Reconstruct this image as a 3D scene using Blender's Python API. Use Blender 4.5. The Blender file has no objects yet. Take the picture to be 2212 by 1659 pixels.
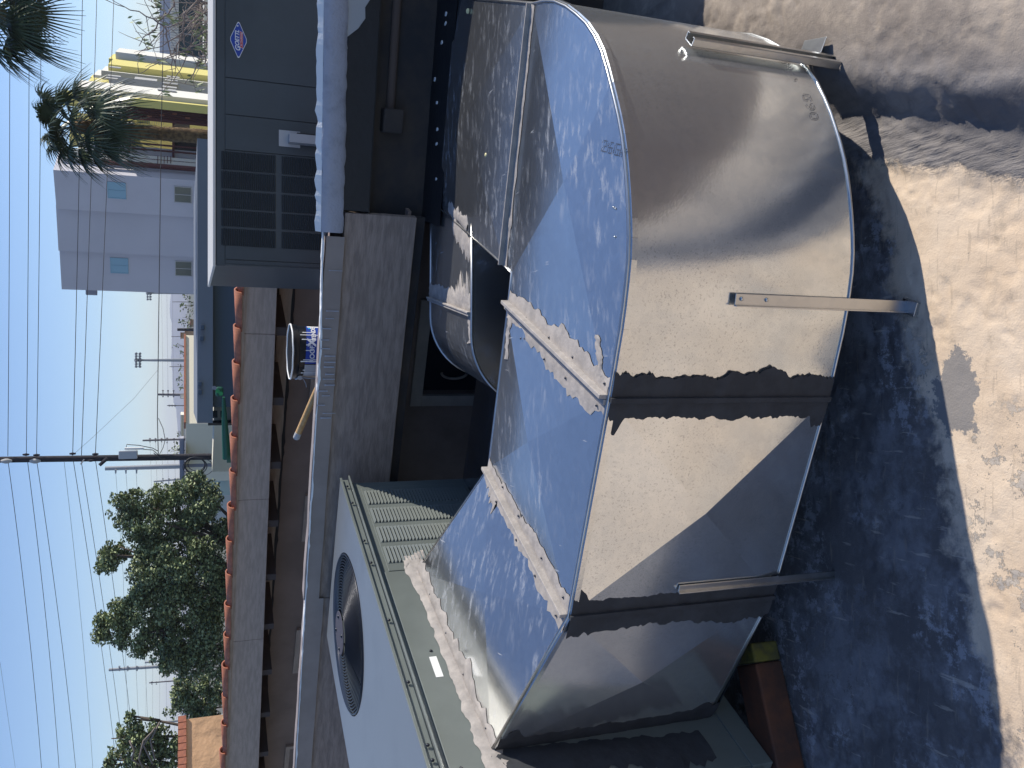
import bpy, bmesh, math, random
import numpy as np
from mathutils import Vector, Matrix, noise
R_ = random.Random(7)
S = bpy.context.scene
C = S.collection
rad = math.radians
# ------------------------------------------------------------------ camera, sky, sun, exposure
EYE = 1.6
FPX, VH = 1880.0, 398.0                      # focal length and horizon, measured on the photograph (2212 px wide)
PITCH = math.atan((1106 - VH) / FPX)
cam_d = bpy.data.cameras.new('camera'); cam = bpy.data.objects.new('camera', cam_d); C.objects.link(cam)
cam_d.sensor_width = 36; cam_d.lens = 36 * FPX / 2212; cam_d.clip_end = 9000; cam_d.clip_start = .02
Fv = Vector((0, math.cos(PITCH), -math.sin(PITCH))); Uv = Vector((0, math.sin(PITCH), math.cos(PITCH)))
lx, ly, lz = -Uv, Vector((1, 0, 0)), -Fv     # the photograph was taken with the camera on its side
cam.matrix_world = Matrix(((lx.x, ly.x, lz.x, 0), (lx.y, ly.y, lz.y, 0), (lx.z, ly.z, lz.z, EYE), (0, 0, 0, 1)))
S.camera = cam
SUN = Vector((1.43, .33, 1.0)).normalized()
w = bpy.data.worlds.new('World'); S.world = w; w.use_nodes = True
nt = w.node_tree; bg = nt.nodes['Background']; sky = nt.nodes.new('ShaderNodeTexSky')
sky.sky_type = 'NISHITA'; sky.sun_disc = False
sky.sun_elevation = math.asin(SUN.z); sky.sun_rotation = math.atan2(SUN.x, SUN.y)
sky.air_density = 1.0; sky.dust_density = .15; sky.ozone_density = 2.5; sky.altitude = 300
tn_ = nt.nodes.new('ShaderNodeMixRGB'); tn_.blend_type = 'MULTIPLY'; tn_.inputs[0].default_value = 1; tn_.inputs[2].default_value = (.90, .95, 1.12, 1)
nt.links.new(sky.outputs[0], tn_.inputs[1]); nt.links.new(tn_.outputs[0], bg.inputs[0]); bg.inputs[1].default_value = .125
sl = bpy.data.lights.new('sun', 'SUN'); sl.energy = 5.0; sl.angle = rad(.53); sl.color = (1, .93, .82)
so = bpy.data.objects.new('sun', sl); C.objects.link(so)
so.rotation_euler = SUN.to_track_quat('Z', 'Y').to_euler()
S.view_settings.view_transform = 'Standard'; S.view_settings.look = 'None'; S.view_settings.gamma = 1
S.view_settings.exposure = .15; S.view_settings.use_curve_mapping = False
S.cycles.max_bounces = 8; S.cycles.caustics_reflective = False; S.cycles.caustics_refractive = False
S.cycles.use_denoising = True

# ------------------------------------------------------------------ measuring helpers (photo pixel -> place)
def ray(x, y):
    du = 829.5 - y; dv = x - 1106
    return Vector((du, FPX * math.cos(PITCH) - dv * math.sin(PITCH), -FPX * math.sin(PITCH) - dv * math.cos(PITCH)))
def Z(x, y, z):
    d = ray(x, y); t = (z - EYE) / d.z; return Vector((d.x * t, d.y * t, z))
def D(x, y, Y):
    d = ray(x, y); t = Y / d.y; return Vector((d.x * t, Y, EYE + d.z * t))
def onplane(x, y, P, d):
    v = ray(x, y); t = (P[0] * d[1] - P[1] * d[0]) / (v.x * d[1] - v.y * d[0])
    return Vector((v.x * t, v.y * t, EYE + v.z * t))
def V(*a): return Vector(a)
def mix(a, b, t): return a + (b - a) * t

# ------------------------------------------------------------------ materials
def mat(name, col, rough=.6, metal=0, bump=0, bscale=60, var=0, vscale=8, spec=.5, col2=None, lo=.4, hi=.6, stretch=None, coord='Object', bdist=.004):
    m = bpy.data.materials.new(name); m.use_nodes = True; n = m.node_tree; L = n.links.new
    b = n.nodes['Principled BSDF']; b.inputs['Roughness'].default_value = rough; b.inputs['Metallic'].default_value = metal
    b.inputs['Specular IOR Level'].default_value = spec
    b.inputs['Base Color'].default_value = (*col, 1)
    tc = n.nodes.new('ShaderNodeTexCoord'); src = tc.outputs[coord]
    if stretch:
        mp = n.nodes.new('ShaderNodeMapping'); mp.inputs['Scale'].default_value = stretch; L(src, mp.inputs[0]); src = mp.outputs[0]
    if col2 or var:
        t = n.nodes.new('ShaderNodeTexNoise'); t.inputs['Scale'].default_value = vscale; t.inputs['Detail'].default_value = 8; t.inputs['Roughness'].default_value = .62
        L(src, t.inputs['Vector'])
        r = n.nodes.new('ShaderNodeValToRGB'); r.color_ramp.elements[0].position = lo; r.color_ramp.elements[1].position = hi
        c2 = col2 or tuple(c * (1 - var) for c in col)
        r.color_ramp.elements[0].color = (*c2, 1); r.color_ramp.elements[1].color = (*col, 1)
        L(t.outputs[0], r.inputs[0]); L(r.outputs[0], b.inputs['Base Color'])
    if bump:
        t = n.nodes.new('ShaderNodeTexNoise'); t.inputs['Scale'].default_value = bscale; t.inputs['Detail'].default_value = 6
        L(src, t.inputs['Vector'])
        bp = n.nodes.new('ShaderNodeBump'); bp.inputs['Strength'].default_value = bump; bp.inputs['Distance'].default_value = bdist
        L(t.outputs[0], bp.inputs['Height']); L(bp.outputs[0], b.inputs['Normal'])
    return m

def galvanized(name, base=.62, rough=.2, bloom=.25, seed=0, speck=0.0, undul=.35, haze=0.0, tint=(1, 1, 1)):
    """zinc coated sheet: mirror-like metal, faint spangle, whitish rub marks, fine scratches, soft oil-canning"""
    m = bpy.data.materials.new(name); m.use_nodes = True; n = m.node_tree; L = n.links.new; N = n.nodes.new
    b = n.nodes['Principled BSDF']; b.inputs['Metallic'].default_value = 1
    tc = N('ShaderNodeTexCoord'); mp = N('ShaderNodeMapping'); mp.inputs['Location'].default_value = (seed, seed * 2, 0); L(tc.outputs['Object'], mp.inputs[0])
    def noi(scale, det=4, rg=.6, src=mp.outputs[0]):
        t = N('ShaderNodeTexNoise'); t.inputs['Scale'].default_value = scale; t.inputs['Detail'].default_value = det; t.inputs['Roughness'].default_value = rg; L(src, t.inputs['Vector']); return t.outputs[0]
    def ramp(src, p0, p1, c0, c1):
        r = N('ShaderNodeValToRGB'); r.color_ramp.elements[0].position = p0; r.color_ramp.elements[1].position = p1
        r.color_ramp.elements[0].color = (*c0, 1) if hasattr(c0, '__len__') else (c0, c0, c0, 1); r.color_ramp.elements[1].color = (*c1, 1) if hasattr(c1, '__len__') else (c1, c1, c1, 1); L(src, r.inputs[0]); return r.outputs[0]
    vor = N('ShaderNodeTexVoronoi'); vor.inputs['Scale'].default_value = 55; L(mp.outputs[0], vor.inputs['Vector'])
    sp = ramp(vor.outputs['Color'], 0, 1, (base * .9 * tint[0], base * .91 * tint[1], base * .91 * tint[2]), (base * tint[0], base * tint[1], base * .985 * tint[2]))
    big = noi(2.3, 6, .65)
    col = N('ShaderNodeMixRGB'); col.inputs[0].default_value = 1; col.blend_type = 'MULTIPLY'; L(sp, col.inputs[1]); L(ramp(big, .3, .7, (.86, .88, .9), (1, 1, 1)), col.inputs[2])
    L(col.outputs[0], b.inputs['Base Color'])
    # rub marks: matt whitish streaks
    mp2 = N('ShaderNodeMapping'); mp2.inputs['Scale'].default_value = (1, 2.6, 1); mp2.inputs['Rotation'].default_value = (0, 0, .5); L(mp.outputs[0], mp2.inputs[0])
    st = noi(16, 5, .7, mp2.outputs[0]); area = noi(3.1, 3, .5)
    mul = N('ShaderNodeMath'); mul.operation = 'MULTIPLY'; L(ramp(st, .52, .72, 0, 1), mul.inputs[0]); L(ramp(area, .4, .62, 0, 1), mul.inputs[1])
    mp3 = N('ShaderNodeMapping'); mp3.inputs['Scale'].default_value = (60, 6, 30); mp3.inputs['Rotation'].default_value = (0, 0, .9); L(mp.outputs[0], mp3.inputs[0])
    sc = noi(1, 3, .6, mp3.outputs[0]); scr = ramp(sc, .69, .75, 0, 1)
    mx = N('ShaderNodeMath'); mx.operation = 'MAXIMUM'; L(mul.outputs[0], mx.inputs[0]); L(scr, mx.inputs[1])
    k = N('ShaderNodeMath'); k.operation = 'MULTIPLY_ADD'; k.inputs[1].default_value = bloom; k.inputs[2].default_value = haze; L(mx.outputs[0], k.inputs[0])
    dif = N('ShaderNodeBsdfDiffuse'); dif.inputs[0].default_value = (.55, .57, .6, 1)
    ms = N('ShaderNodeMixShader'); L(k.outputs[0], ms.inputs[0]); L(b.outputs[0], ms.inputs[1]); L(dif.outputs[0], ms.inputs[2])
    out = n.nodes['Material Output']; last = ms.outputs[0]
    if speck:      # overspray grit on the shaded side
        g = ramp(noi(210, 2, .5), .60, .66, 0, 1); ga = ramp(noi(4, 3, .5), .38, .6, 0, 1)
        mm = N('ShaderNodeMath'); mm.operation = 'MULTIPLY'; L(g, mm.inputs[0]); L(ga, mm.inputs[1])
        m2 = N('ShaderNodeMath'); m2.operation = 'MULTIPLY'; m2.inputs[1].default_value = speck; L(mm.outputs[0], m2.inputs[0])
        d2 = N('ShaderNodeBsdfDiffuse'); d2.inputs[0].default_value = (.12, .12, .12, 1)
        ms2 = N('ShaderNodeMixShader'); L(m2.outputs[0], ms2.inputs[0]); L(last, ms2.inputs[1]); L(d2.outputs[0], ms2.inputs[2]); last = ms2.outputs[0]
    L(last, out.inputs[0])
    rr = N('ShaderNodeMath'); rr.operation = 'MULTIPLY_ADD'; rr.inputs[1].default_value = .12; rr.inputs[2].default_value = rough - .05; L(noi(6, 4), rr.inputs[0]); L(rr.outputs[0], b.inputs['Roughness'])
    bp = N('ShaderNodeBump'); bp.inputs['Strength'].default_value = undul; bp.inputs['Distance'].default_value = .02; L(noi(3.2, 1, .4), bp.inputs['Height'])
    bp2 = N('ShaderNodeBump'); bp2.inputs['Strength'].default_value = .06; bp2.inputs['Distance'].default_value = .002; L(noi(120, 2), bp2.inputs['Height']); L(bp.outputs[0], bp2.inputs['Normal'])
    L(bp2.outputs[0], b.inputs['Normal'])
    return m

M = {}
M['galv_top'] = galvanized('galvanized_sheet_top', .66, .15, .50, 1, undul=.10, haze=.05)
M['galv_dull'] = galvanized('galvanized_sheet_dull', .62, .22, .40, 3, undul=.15, haze=.05)
M['galv_side'] = galvanized('galvanized_sheet_side', .92, .16, .05, 5, speck=.30, undul=.17, haze=.13, tint=(.98, 1, .985))
M['galv_strap'] = galvanized('galvanized_strap', .62, .3, .15, 9, undul=.1)
M['mastic'] = mat('grey_duct_sealant', (.40, .365, .335), .75, bump=.5, bscale=90, col2=(.31, .285, .265), vscale=25, bdist=.003)
M['mastic_shade'] = mat('shaded_duct_sealant', (.034, .038, .046), .75, bump=.5, bscale=70, col2=(.024, .027, .033), vscale=18, bdist=.003)  # same sealant, with the shade of the front side put into its colour
M['marking'] = mat('black_stencil_ink', (.03, .035, .05), .6)
M['screw'] = mat('screw_steel', (.12, .12, .13), .4, 1)
M['yellow_dab'] = mat('yellow_adhesive_dab', (.75, .68, .35), .5)
M['unit'] = mat('grey_green_enamel', (.145, .165, .155), .30, bump=.05, bscale=20, var=.12, vscale=5)
M['unit_top'] = mat('unit_lid_enamel', (.155, .175, .195), .34, bump=.04, bscale=15, var=.2, vscale=3, lo=.25, hi=.5)
M['black'] = mat('black_plastic', (.015, .016, .02), .45)
M['wire'] = mat('black_wire', (.03, .032, .04), .3, .6)
M['label'] = mat('white_sticker', (.8, .8, .78), .4)
M['rust'] = mat('rusted_painted_beam', (.13, .045, .02), .8, bump=.4, bscale=40, col2=(.07, .03, .018), vscale=12)
M['yellowend'] = mat('yellow_beam_end', (.17, .14, .02), .8, bump=.3, bscale=50, col2=(.08, .07, .025), vscale=20)
M['goettl'] = mat('dark_slate_enamel', (.052, .066, .076), .42, bump=.15, bscale=300, var=.18, vscale=3, bdist=.001)
M['goettl_top'] = mat('pale_unit_lid', (.62, .60, .55), .5)
M['goettl_dark'] = mat('coil_behind_grille', (.012, .014, .016), .6)
M['blue'] = mat('blue_print', (.012, .05, .32), .4)
M['white'] = mat('white_print', (.75, .75, .76), .5)
M['red'] = mat('red_print', (.55, .03, .03), .45)
M['fascia'] = mat('weathered_brown_fascia', (.37, .285, .235), .85, bump=.5, bscale=30, col2=(.26, .20, .165), vscale=10, stretch=(1, 1, 6))
M['flashing'] = mat('taupe_metal_flashing', (.33, .275, .245), .6, bump=.15, bscale=20, var=.15, vscale=6)
M['wall'] = mat('brown_wall_plaster', (.30, .22, .18), .9, bump=.3, bscale=50, var=.25, vscale=5)
M['blackmastic'] = mat('black_roof_mastic', (.012, .013, .016), .55, bump=.4, bscale=40, var=.3)
M['whitecoat'] = mat('white_elastomeric_coat', (.40, .41, .47), .5, bump=.8, bscale=120, col2=(.30, .31, .36), vscale=14, lo=.32, hi=.5, bdist=.003)
M['whitepaint'] = mat('white_paint', (.82, .82, .80), .45, bump=.6, bscale=160, bdist=.002)
M['trim'] = mat('tan_window_trim', (.50, .43, .36), .7, var=.2)
M['glass'] = mat('dark_window_glass', (.02, .024, .034), .08, spec=.8)
M['tile'] = mat('terracotta_tile', (.46, .17, .095), .8, bump=.3, bscale=80, col2=(.30, .115, .075), vscale=14)
M['stucco'] = mat('orange_stucco', (.55, .34, .19), .9, bump=1.0, bscale=3.5, var=.15, vscale=2, bdist=.05)
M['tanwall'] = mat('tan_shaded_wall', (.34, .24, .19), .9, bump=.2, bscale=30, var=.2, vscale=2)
M['tanfascia'] = mat('tan_wood_fascia', (.56, .43, .34), .85, bump=.4, bscale=30, col2=(.45, .345, .27), vscale=6, stretch=(1, 1, 7))
M['rafter'] = mat('brown_rafter', (.10, .075, .065), .9)
M['wood'] = mat('pine_handle', (.55, .36, .17), .6, col2=(.45, .27, .11), vscale=30)
M['pail'] = mat('black_pail_plastic', (.01, .012, .016), .3)
M['pole'] = mat('creosoted_pole', (.035, .032, .04), .9, bump=.4, bscale=10, var=.3)
M['farpole'] = mat('far_pole_wood', (.16, .15, .16), .9)
M['steel'] = mat('galvanized_pole', (.35, .36, .38), .5, .3)
M['transformer'] = mat('grey_can_enamel', (.45, .46, .48), .4)
M['cable'] = mat('black_cable', (.03, .03, .035), .6)
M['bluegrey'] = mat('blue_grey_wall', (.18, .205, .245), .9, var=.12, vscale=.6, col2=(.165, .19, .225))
M['blueshade'] = mat('shaded_blue_wall', (.07, .10, .145), .9)  # lower blue wall, the overhang's shade mixed into its colour
M['cream'] = mat('cream_wall', (.80, .74, .58), .9)
M['mint'] = mat('pale_mint_wall', (.52, .62, .56), .9)
M['palegrey'] = mat('pale_grey_wall', (.42, .42, .42), .9)
M['greyband'] = mat('grey_parapet', (.26, .27, .32), .9)
M['lilac'] = mat('lilac_grey_render', (.55, .545, .60), .9, var=.08, vscale=.15)
M['offwhite'] = mat('off_white_render', (.72, .70, .64), .9)
M['yellow'] = mat('mustard_yellow_render', (.66, .58, .19), .9)
M['maroon'] = mat('maroon_steel', (.12, .04, .04), .7)
M['darkrecess'] = mat('dark_recess', (.04, .035, .035), .9)
M['teal'] = mat('teal_curtain_wall', (.012, .04, .055), .5, spec=.3)
M['winblue'] = mat('pale_blue_pane', (.22, .40, .52), .25)
M['windark'] = mat('dark_green_pane', (.06, .085, .085), .15)
M['leaf_dark'] = mat('leaf_dark', (.10, .13, .065), .6, var=.5, vscale=1.5)
M['leaf_mid'] = mat('leaf_mid', (.20, .25, .11), .6, var=.4, vscale=1.5)
M['leaf_light'] = mat('leaf_light', (.36, .42, .20), .6, var=.3, vscale=1.5)
M['bark'] = mat('tree_bark', (.09, .07, .055), .95, bump=.5, bscale=15)
M['twig'] = mat('pale_twig', (.22, .18, .16), .9)
M['frond'] = mat('palm_frond', (.075, .11, .06), .38, var=.4, vscale=3)
M['thatch'] = mat('palm_thatch', (.20, .125, .055), .95, bump=.8, bscale=20, col2=(.09, .055, .028), vscale=9)
M['hill'] = mat('distant_hill', (.16, .15, .15), 1)
M['dirt'] = mat('city_ground', (.22, .20, .18), .95, col2=(.10, .11, .07), vscale=.02)
M['farroof'] = mat('upper_roof_coat', (.45, .42, .40), .9, bump=.3, bscale=20, var=.3)
M['green'] = mat('green_signal_arm', (.01, .10, .06), .5)

# ------------------------------------------------------------------ object helpers
def tag(o, label=None, cat=None, group=None, kind=None):
    if label: o['label'] = label
    if cat: o['category'] = cat
    if group: o['group'] = group
    if kind: o['kind'] = kind
    return o
def thing(name, label, cat, loc=(0, 0, 0), group=None):
    o = bpy.data.objects.new(name, None); o.empty_display_size = .1; o.location = loc; C.objects.link(o)
    return tag(o, label, cat, group)
class MB:
    """collects faces in world coordinates, links them as one mesh object"""
    def __init__(s): s.v = []; s.f = []; s.mi = []
    def add(s, vs, fs, mi=0):
        o = len(s.v); s.v += [Vector(v) for v in vs]; s.f += [tuple(i + o for i in f) for f in fs]; s.mi += [mi] * len(fs); return s
    def quad(s, *p, mi=0): return s.add(p, [tuple(range(len(p)))], mi)
    def box(s, O, a, b, c, mi=0):
        O, a, b, c = Vector(O), Vector(a), Vector(b), Vector(c)
        vs = [O, O + a, O + a + b, O + b, O + c, O + a + c, O + a + b + c, O + b + c]
        fs = [(0, 3, 2, 1), (4, 5, 6, 7), (0, 1, 5, 4), (1, 2, 6, 5), (2, 3, 7, 6), (3, 0, 4, 7)]
        if a.cross(b).dot(c) < 0: fs = [tuple(reversed(f)) for f in fs]
        return s.add(vs, fs, mi)
    def cbox(s, c, sx, sy, sz, rz=0, mi=0):
        m = Matrix.Rotation(rz, 3, 'Z'); a, b = m @ V(sx, 0, 0), m @ V(0, sy, 0); c = Vector(c)
        return s.box(c - a / 2 - b / 2 - V(0, 0, sz / 2), a, b, V(0, 0, sz), mi)
    def tube(s, pts, r, n=8, cap=True, mi=0):
        pts = [Vector(p) for p in pts]; rs = r if hasattr(r, '__len__') else [r] * len(pts)
        vs = []; up = None
        for i, p in enumerate(pts):
            t = (pts[min(i + 1, len(pts) - 1)] - pts[max(i - 1, 0)]).normalized()
            ref = V(0, 0, 1) if abs(t.z) < .9 else V(1, 0, 0)
            if up is None: up = t.cross(ref).normalized()
            else: up = (up - t * up.dot(t)).normalized()
            w2 = t.cross(up)
            for k in range(n):
                a = 2 * math.pi * k / n; vs.append(p + (up * math.cos(a) + w2 * math.sin(a)) * rs[i])
        fs = [(i * n + k, i * n + (k + 1) % n, (i + 1) * n + (k + 1) % n, (i + 1) * n + k) for i in range(len(pts) - 1) for k in range(n)]
        if cap: fs += [tuple(range(n))[::-1], tuple(range((len(pts) - 1) * n, len(pts) * n))]
        return s.add(vs, fs, mi)
    def prism(s, poly, off, mi=0):
        n = len(poly); off = Vector(off); vs = [Vector(p) for p in poly] + [Vector(p) + off for p in poly]
        fs = [tuple(range(n))[::-1], tuple(range(n, 2 * n))] + [(i, (i + 1) % n, n + (i + 1) % n, n + i) for i in range(n)]
        return s.add(vs, fs, mi)
    def mesh(s, name, mats, smooth=False, inv=None):
        me = bpy.data.meshes.new(name); vs = [inv @ v for v in s.v] if inv else s.v
        me.from_pydata([tuple(v) for v in vs], [], s.f)
        for m in (mats if isinstance(mats, (list, tuple)) else [mats]): me.materials.append(m)
        if max(s.mi, default=0): me.polygons.foreach_set('material_index', s.mi)
        if smooth: me.polygons.foreach_set('use_smooth', [True] * len(s.f))
        me.update(); return me
    def obj(s, name, mats, parent=None, smooth=False, bevel=0, fixn=False, auto=None):
        inv = None
        if parent:
            mw = Matrix.Translation(parent.location) @ parent.rotation_euler.to_matrix().to_4x4() if parent.parent is None else None
            if mw is None: mw = Matrix.Translation(parent.get('_w', (0, 0, 0)))
            inv = mw.inverted()
        me = s.mesh(name, mats, smooth, inv)
        if fixn:
            bm = bmesh.new(); bm.from_mesh(me); bmesh.ops.recalc_face_normals(bm, faces=bm.faces); bm.to_mesh(me); bm.free()
        o = bpy.data.objects.new(name, me); C.objects.link(o)
        if parent:
            o.parent = parent
        if bevel:
            b = o.modifiers.new('bevel', 'BEVEL'); b.width = bevel; b.segments = 2; b.limit_method = 'ANGLE'; b.angle_limit = rad(40)
        if auto is not None:
            me.polygons.foreach_set('use_smooth', [True] * len(me.polygons))
            es = o.modifiers.new('split', 'EDGE_SPLIT'); es.split_angle = rad(auto)
        return o
def put(me, name, parent, mat4):
    """one more object on a shared mesh; mat4 is in the parent's space"""
    o = bpy.data.objects.new(name, me); C.objects.link(o); o.parent = parent; o.matrix_local = mat4; return o
def frame(O, x, y, z):
    return Matrix(((x[0], y[0], z[0], O[0]), (x[1], y[1], z[1], O[1]), (x[2], y[2], z[2], O[2]), (0, 0, 0, 1)))
def fbm(x, y, s=1.0, seed=0, oct=4):
    return noise.fractal(V(x * s + seed * 17.3, y * s - seed * 9.1, seed * 3.7), .8, 2.1, oct)
def text_mesh(txt, size, shear=0, offset=0, extrude=.0004, spacing=1.0):
    cu = bpy.data.curves.new('txt', 'FONT'); cu.body = txt; cu.size = size; cu.shear = shear; cu.offset = offset; cu.extrude = extrude
    cu.space_character = spacing; cu.align_x = 'CENTER'; cu.align_y = 'CENTER'
    o = bpy.data.objects.new('txt', cu); C.objects.link(o)
    dg = bpy.context.evaluated_depsgraph_get(); me = bpy.data.meshes.new_from_object(o.evaluated_get(dg))
    bpy.data.objects.remove(o); bpy.data.curves.remove(cu); me.materials.clear(); return me
def mesh_obj(me, name, m, parent, mw):
    me.transform(Matrix.Translation(-Vector(parent.location)) @ mw); me.materials.append(m)
    o = bpy.data.objects.new(name, me); C.objects.link(o); o.parent = parent; return o
DOTS = {'2': '01110 10001 00001 00110 01000 10000 11111', '6': '00110 01000 10000 11110 10001 10001 01110', 'G': '01111 10000 10000 10011 10001 10001 01111',
        'A': '00100 01010 10001 10001 11111 10001 10001', '9': '01110 10001 10001 01111 00001 00010 01100', '0': '01110 10001 10001 10001 10001 10001 01110',
        '.': '00000 00000 00000 00000 00000 01100 01100', ' ': '00000 00000 00000 00000 00000 00000 00000'}
def dots(txt, place, h, aspect=.62):
    """ink-jet dot lettering; place(s, t) -> (point, unit s, unit t) on the sheet"""
    b = MB(); p = h / 7
    for k, ch in enumerate(txt):
        for r, row in enumerate(DOTS[ch].split()):
            for c_, bit in enumerate(row):
                if bit == '1':
                    P, a, c = place((k * 6.6 + c_) * p * aspect * 1.25, (6 - r) * p)
                    q = p * .37
                    b.quad(P - a * q - c * q, P + a * q - c * q, P + a * q + c * q, P - a * q + c * q)
    return b

# axes of the building and the ducts in plan
A1 = V(.915, -.404, 0); A2 = V(.404, .915, 0)

# ================================================================== SETTING
# ---- the lower roof the ducts stand on
Qb = V(.94, -.35, 0)
def ground_h(x, y):
    q = x * .94 - y * .35 + .007 * fbm(x, y, 2.2, 3)
    def ss(a, b, t):
        t = max(0, min(1, (t - a) / (b - a))); return t * t * (3 - 2 * t)
    h = .082 * ss(-.005, .13, q) + .025 * ss(.10, .3, q) - .05 * ss(.32, .6, q)
    h += .006 * fbm(x, y, 2.0, 1) + .0022 * fbm(x, y, 11, 2)
    st = ss(-.10, -.04, q + .02 * fbm(x, y, 7, 8)) * (1 - ss(.0, .05, q))          # trowelled strip beside the roll
    r = fbm(x * .94 - y * .35 + 3, (x * .35 + y * .94) * .16, 38, 5, 3); h += st * (.004 + .0055 * (1 - abs(r)) ** 3)
    fl = fbm(x, y, 26, 6, 5); fa = ss(.05, .35, fbm(x, y, 2.6, 9))                  # flaking coat
    h -= fa * .003 * ss(.15, .2, fl)
    return h
xs = list(np.arange(-7, -1.3, .25)) + list(np.arange(-1.3, 1.3, .0085)) + list(np.arange(1.3, 7, .25))
ys = list(np.arange(-7, 1.1, .25)) + list(np.arange(1.1, 2.4, .0085)) + list(np.arange(2.4, 4.6, .1))
b = MB(); nx = len(xs)
b.v = [V(x, y, ground_h(x, y) if -1.6 < x < 3.5 and .2 < y < 3.3 else (ground_h(x, y) if x < 3.5 else .05)) for y in ys for x in xs]
b.f = [(j * nx + i, j * nx + i + 1, (j + 1) * nx + i + 1, (j + 1) * nx + i) for j in range(len(ys) - 1) for i in range(nx - 1)]; b.mi = [0] * len(b.f)
def roof_material():
    m = bpy.data.materials.new('lower_roof_coating'); m.use_nodes = True; n = m.node_tree; L = n.links.new; N = n.nodes.new
    bs = n.nodes['Principled BSDF']; bs.inputs['Roughness'].default_value = .85; bs.inputs['Specular IOR Level'].default_value = .3
    tc = N('ShaderNodeTexCoord'); src = tc.outputs['Object']
    def noi(scale, det=6, rg=.6, off=0, s=None):
        mp = N('ShaderNodeMapping'); mp.inputs['Location'].default_value = (off, off * 1.7, 0)
        if s: mp.inputs['Scale'].default_value = s[:3]; mp.inputs['Rotation'].default_value = (0, 0, s[3])
        L(src, mp.inputs[0]); t = N('ShaderNodeTexNoise'); t.inputs['Scale'].default_value = scale; t.inputs['Detail'].default_value = det; t.inputs['Roughness'].default_value = rg; L(mp.outputs[0], t.inputs['Vector']); return t.outputs[0]
    def math_(op, a, b_, c=None):
        k = N('ShaderNodeMath'); k.operation = op
        for i, x in enumerate((a, b_) if c is None else (a, b_, c)):
            if isinstance(x, (int, float)): k.inputs[i].default_value = x
            else: L(x, k.inputs[i])
        return k.outputs[0]
    def sm(x, a, b_):
        k = N('ShaderNodeMapRange'); k.interpolation_type = 'SMOOTHSTEP'; k.inputs[1].default_value = a; k.inputs[2].default_value = b_; L(x, k.inputs[0]); return k.outputs[0]
    def mixc(f, a, b_):
        k = N('ShaderNodeMixRGB'); L(f, k.inputs[0])
        for i, x in ((1, a), (2, b_)):
            if isinstance(x, tuple): k.inputs[i].default_value = (*x, 1)
            else: L(x, k.inputs[i])
        return k.outputs[0]
    sep = N('ShaderNodeSeparateXYZ'); L(src, sep.inputs[0]); X, Y = sep.outputs[0], sep.outputs[1]
    q = math_('ADD', math_('MULTIPLY', X, .94), math_('MULTIPLY', Y, -.35))
    wob = noi(6, 8, .7, 4)
    q2 = math_('ADD', q, math_('MULTIPLY', math_('SUBTRACT', wob, .5), .13))
    cream = mixc(sm(noi(2.2, 6, .6, 2), .42, .62), (.66, .51, .365), (.74, .60, .455))
    cream = mixc(sm(noi(14, 7, .7, 8), .55, .72), cream, (.50, .40, .30))                     # dusty smears
    # worn area: duct's shadow put into the colour, mottled like old grey membrane
    shade_wear_a = math_('ADD', math_('ADD', math_('MULTIPLY', X, -.33), Y), math_('MULTIPLY', math_('SUBTRACT', noi(3.5, 8, .72, 11), .5), .34))
    shade_wear = sm(math_('ADD', shade_wear_a, math_('MULTIPLY', math_('SUBTRACT', noi(24, 6, .7, 12), .5), .08)), 1.53, 1.59)
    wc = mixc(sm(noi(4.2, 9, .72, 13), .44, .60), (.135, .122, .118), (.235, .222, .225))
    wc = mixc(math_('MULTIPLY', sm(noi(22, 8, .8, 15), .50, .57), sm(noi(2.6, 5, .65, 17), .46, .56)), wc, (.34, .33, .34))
    col = mixc(shade_wear, cream, wc)
    flake = math_('MULTIPLY', sm(noi(8, 10, .78, 21), .545, .556), sm(noi(2.0, 3, .5, 23), .47, .55))
    col = mixc(flake, col, mixc(shade_wear, (.50, .44, .375), (.17, .16, .165)))
    fe = noi(8, 10, .78, 21); fedge = math_('MULTIPLY', math_('MULTIPLY', sm(fe, .537, .547), sm(fe, .560, .550)), sm(noi(2.0, 3, .5, 23), .48, .56))
    col = mixc(fedge, col, (.16, .14, .12))
    tl = noi(1, 5, .6, 71, (9, 70, 1, .5)); col = mixc(math_('MULTIPLY', sm(tl, .60, .66), .35), col, (.36, .29, .22))     # trowel marks
    tl2 = noi(1, 5, .6, 73, (60, 8, 1, .9)); col = mixc(math_('MULTIPLY', sm(tl2, .62, .68), .30), col, (.80, .68, .54))
    col = mixc(sm(noi(34, 4, .7, 25), .70, .74), col, (.24, .21, .19))                      # specks of grit
    # gunmetal trowelled strip + roll
    gr = sm(q2, -.075, -.06); g = mixc(sm(noi(9, 8, .65, 31, (1, .25, 1, .36)), .38, .62), (.175, .165, .165), (.30, .275, .26))
    g = mixc(sm(q, .10, .24), g, mixc(sm(noi(5, 6, .7, 33), .4, .62), (.30, .255, .215), (.46, .385, .31)))
    col = mixc(gr, col, g)
    col = mixc(sm(math_('ADD', q, math_('MULTIPLY', math_('SUBTRACT', noi(4, 5, .6, 61), .5), .10)), .40, .46), col, (.085, .060, .045))   # unseen dark brown added beyond the roll for the elbow's reflection
    # round patch of sealant
    px = math_('ADD', math_('MULTIPLY', math_('SUBTRACT', X, -.025), math_('SUBTRACT', X, -.025)), math_('MULTIPLY', math_('MULTIPLY', math_('SUBTRACT', Y, 1.46), math_('SUBTRACT', Y, 1.46)), 2.6))
    pd = math_('ADD', math_('SQRT', px, 0), math_('MULTIPLY', math_('SUBTRACT', noi(9, 8, .75, 41), .5), .26))
    col = mixc(sm(pd, .105, .098), col, (.27, .25, .235))
    L(col, bs.inputs['Base Color'])
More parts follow.
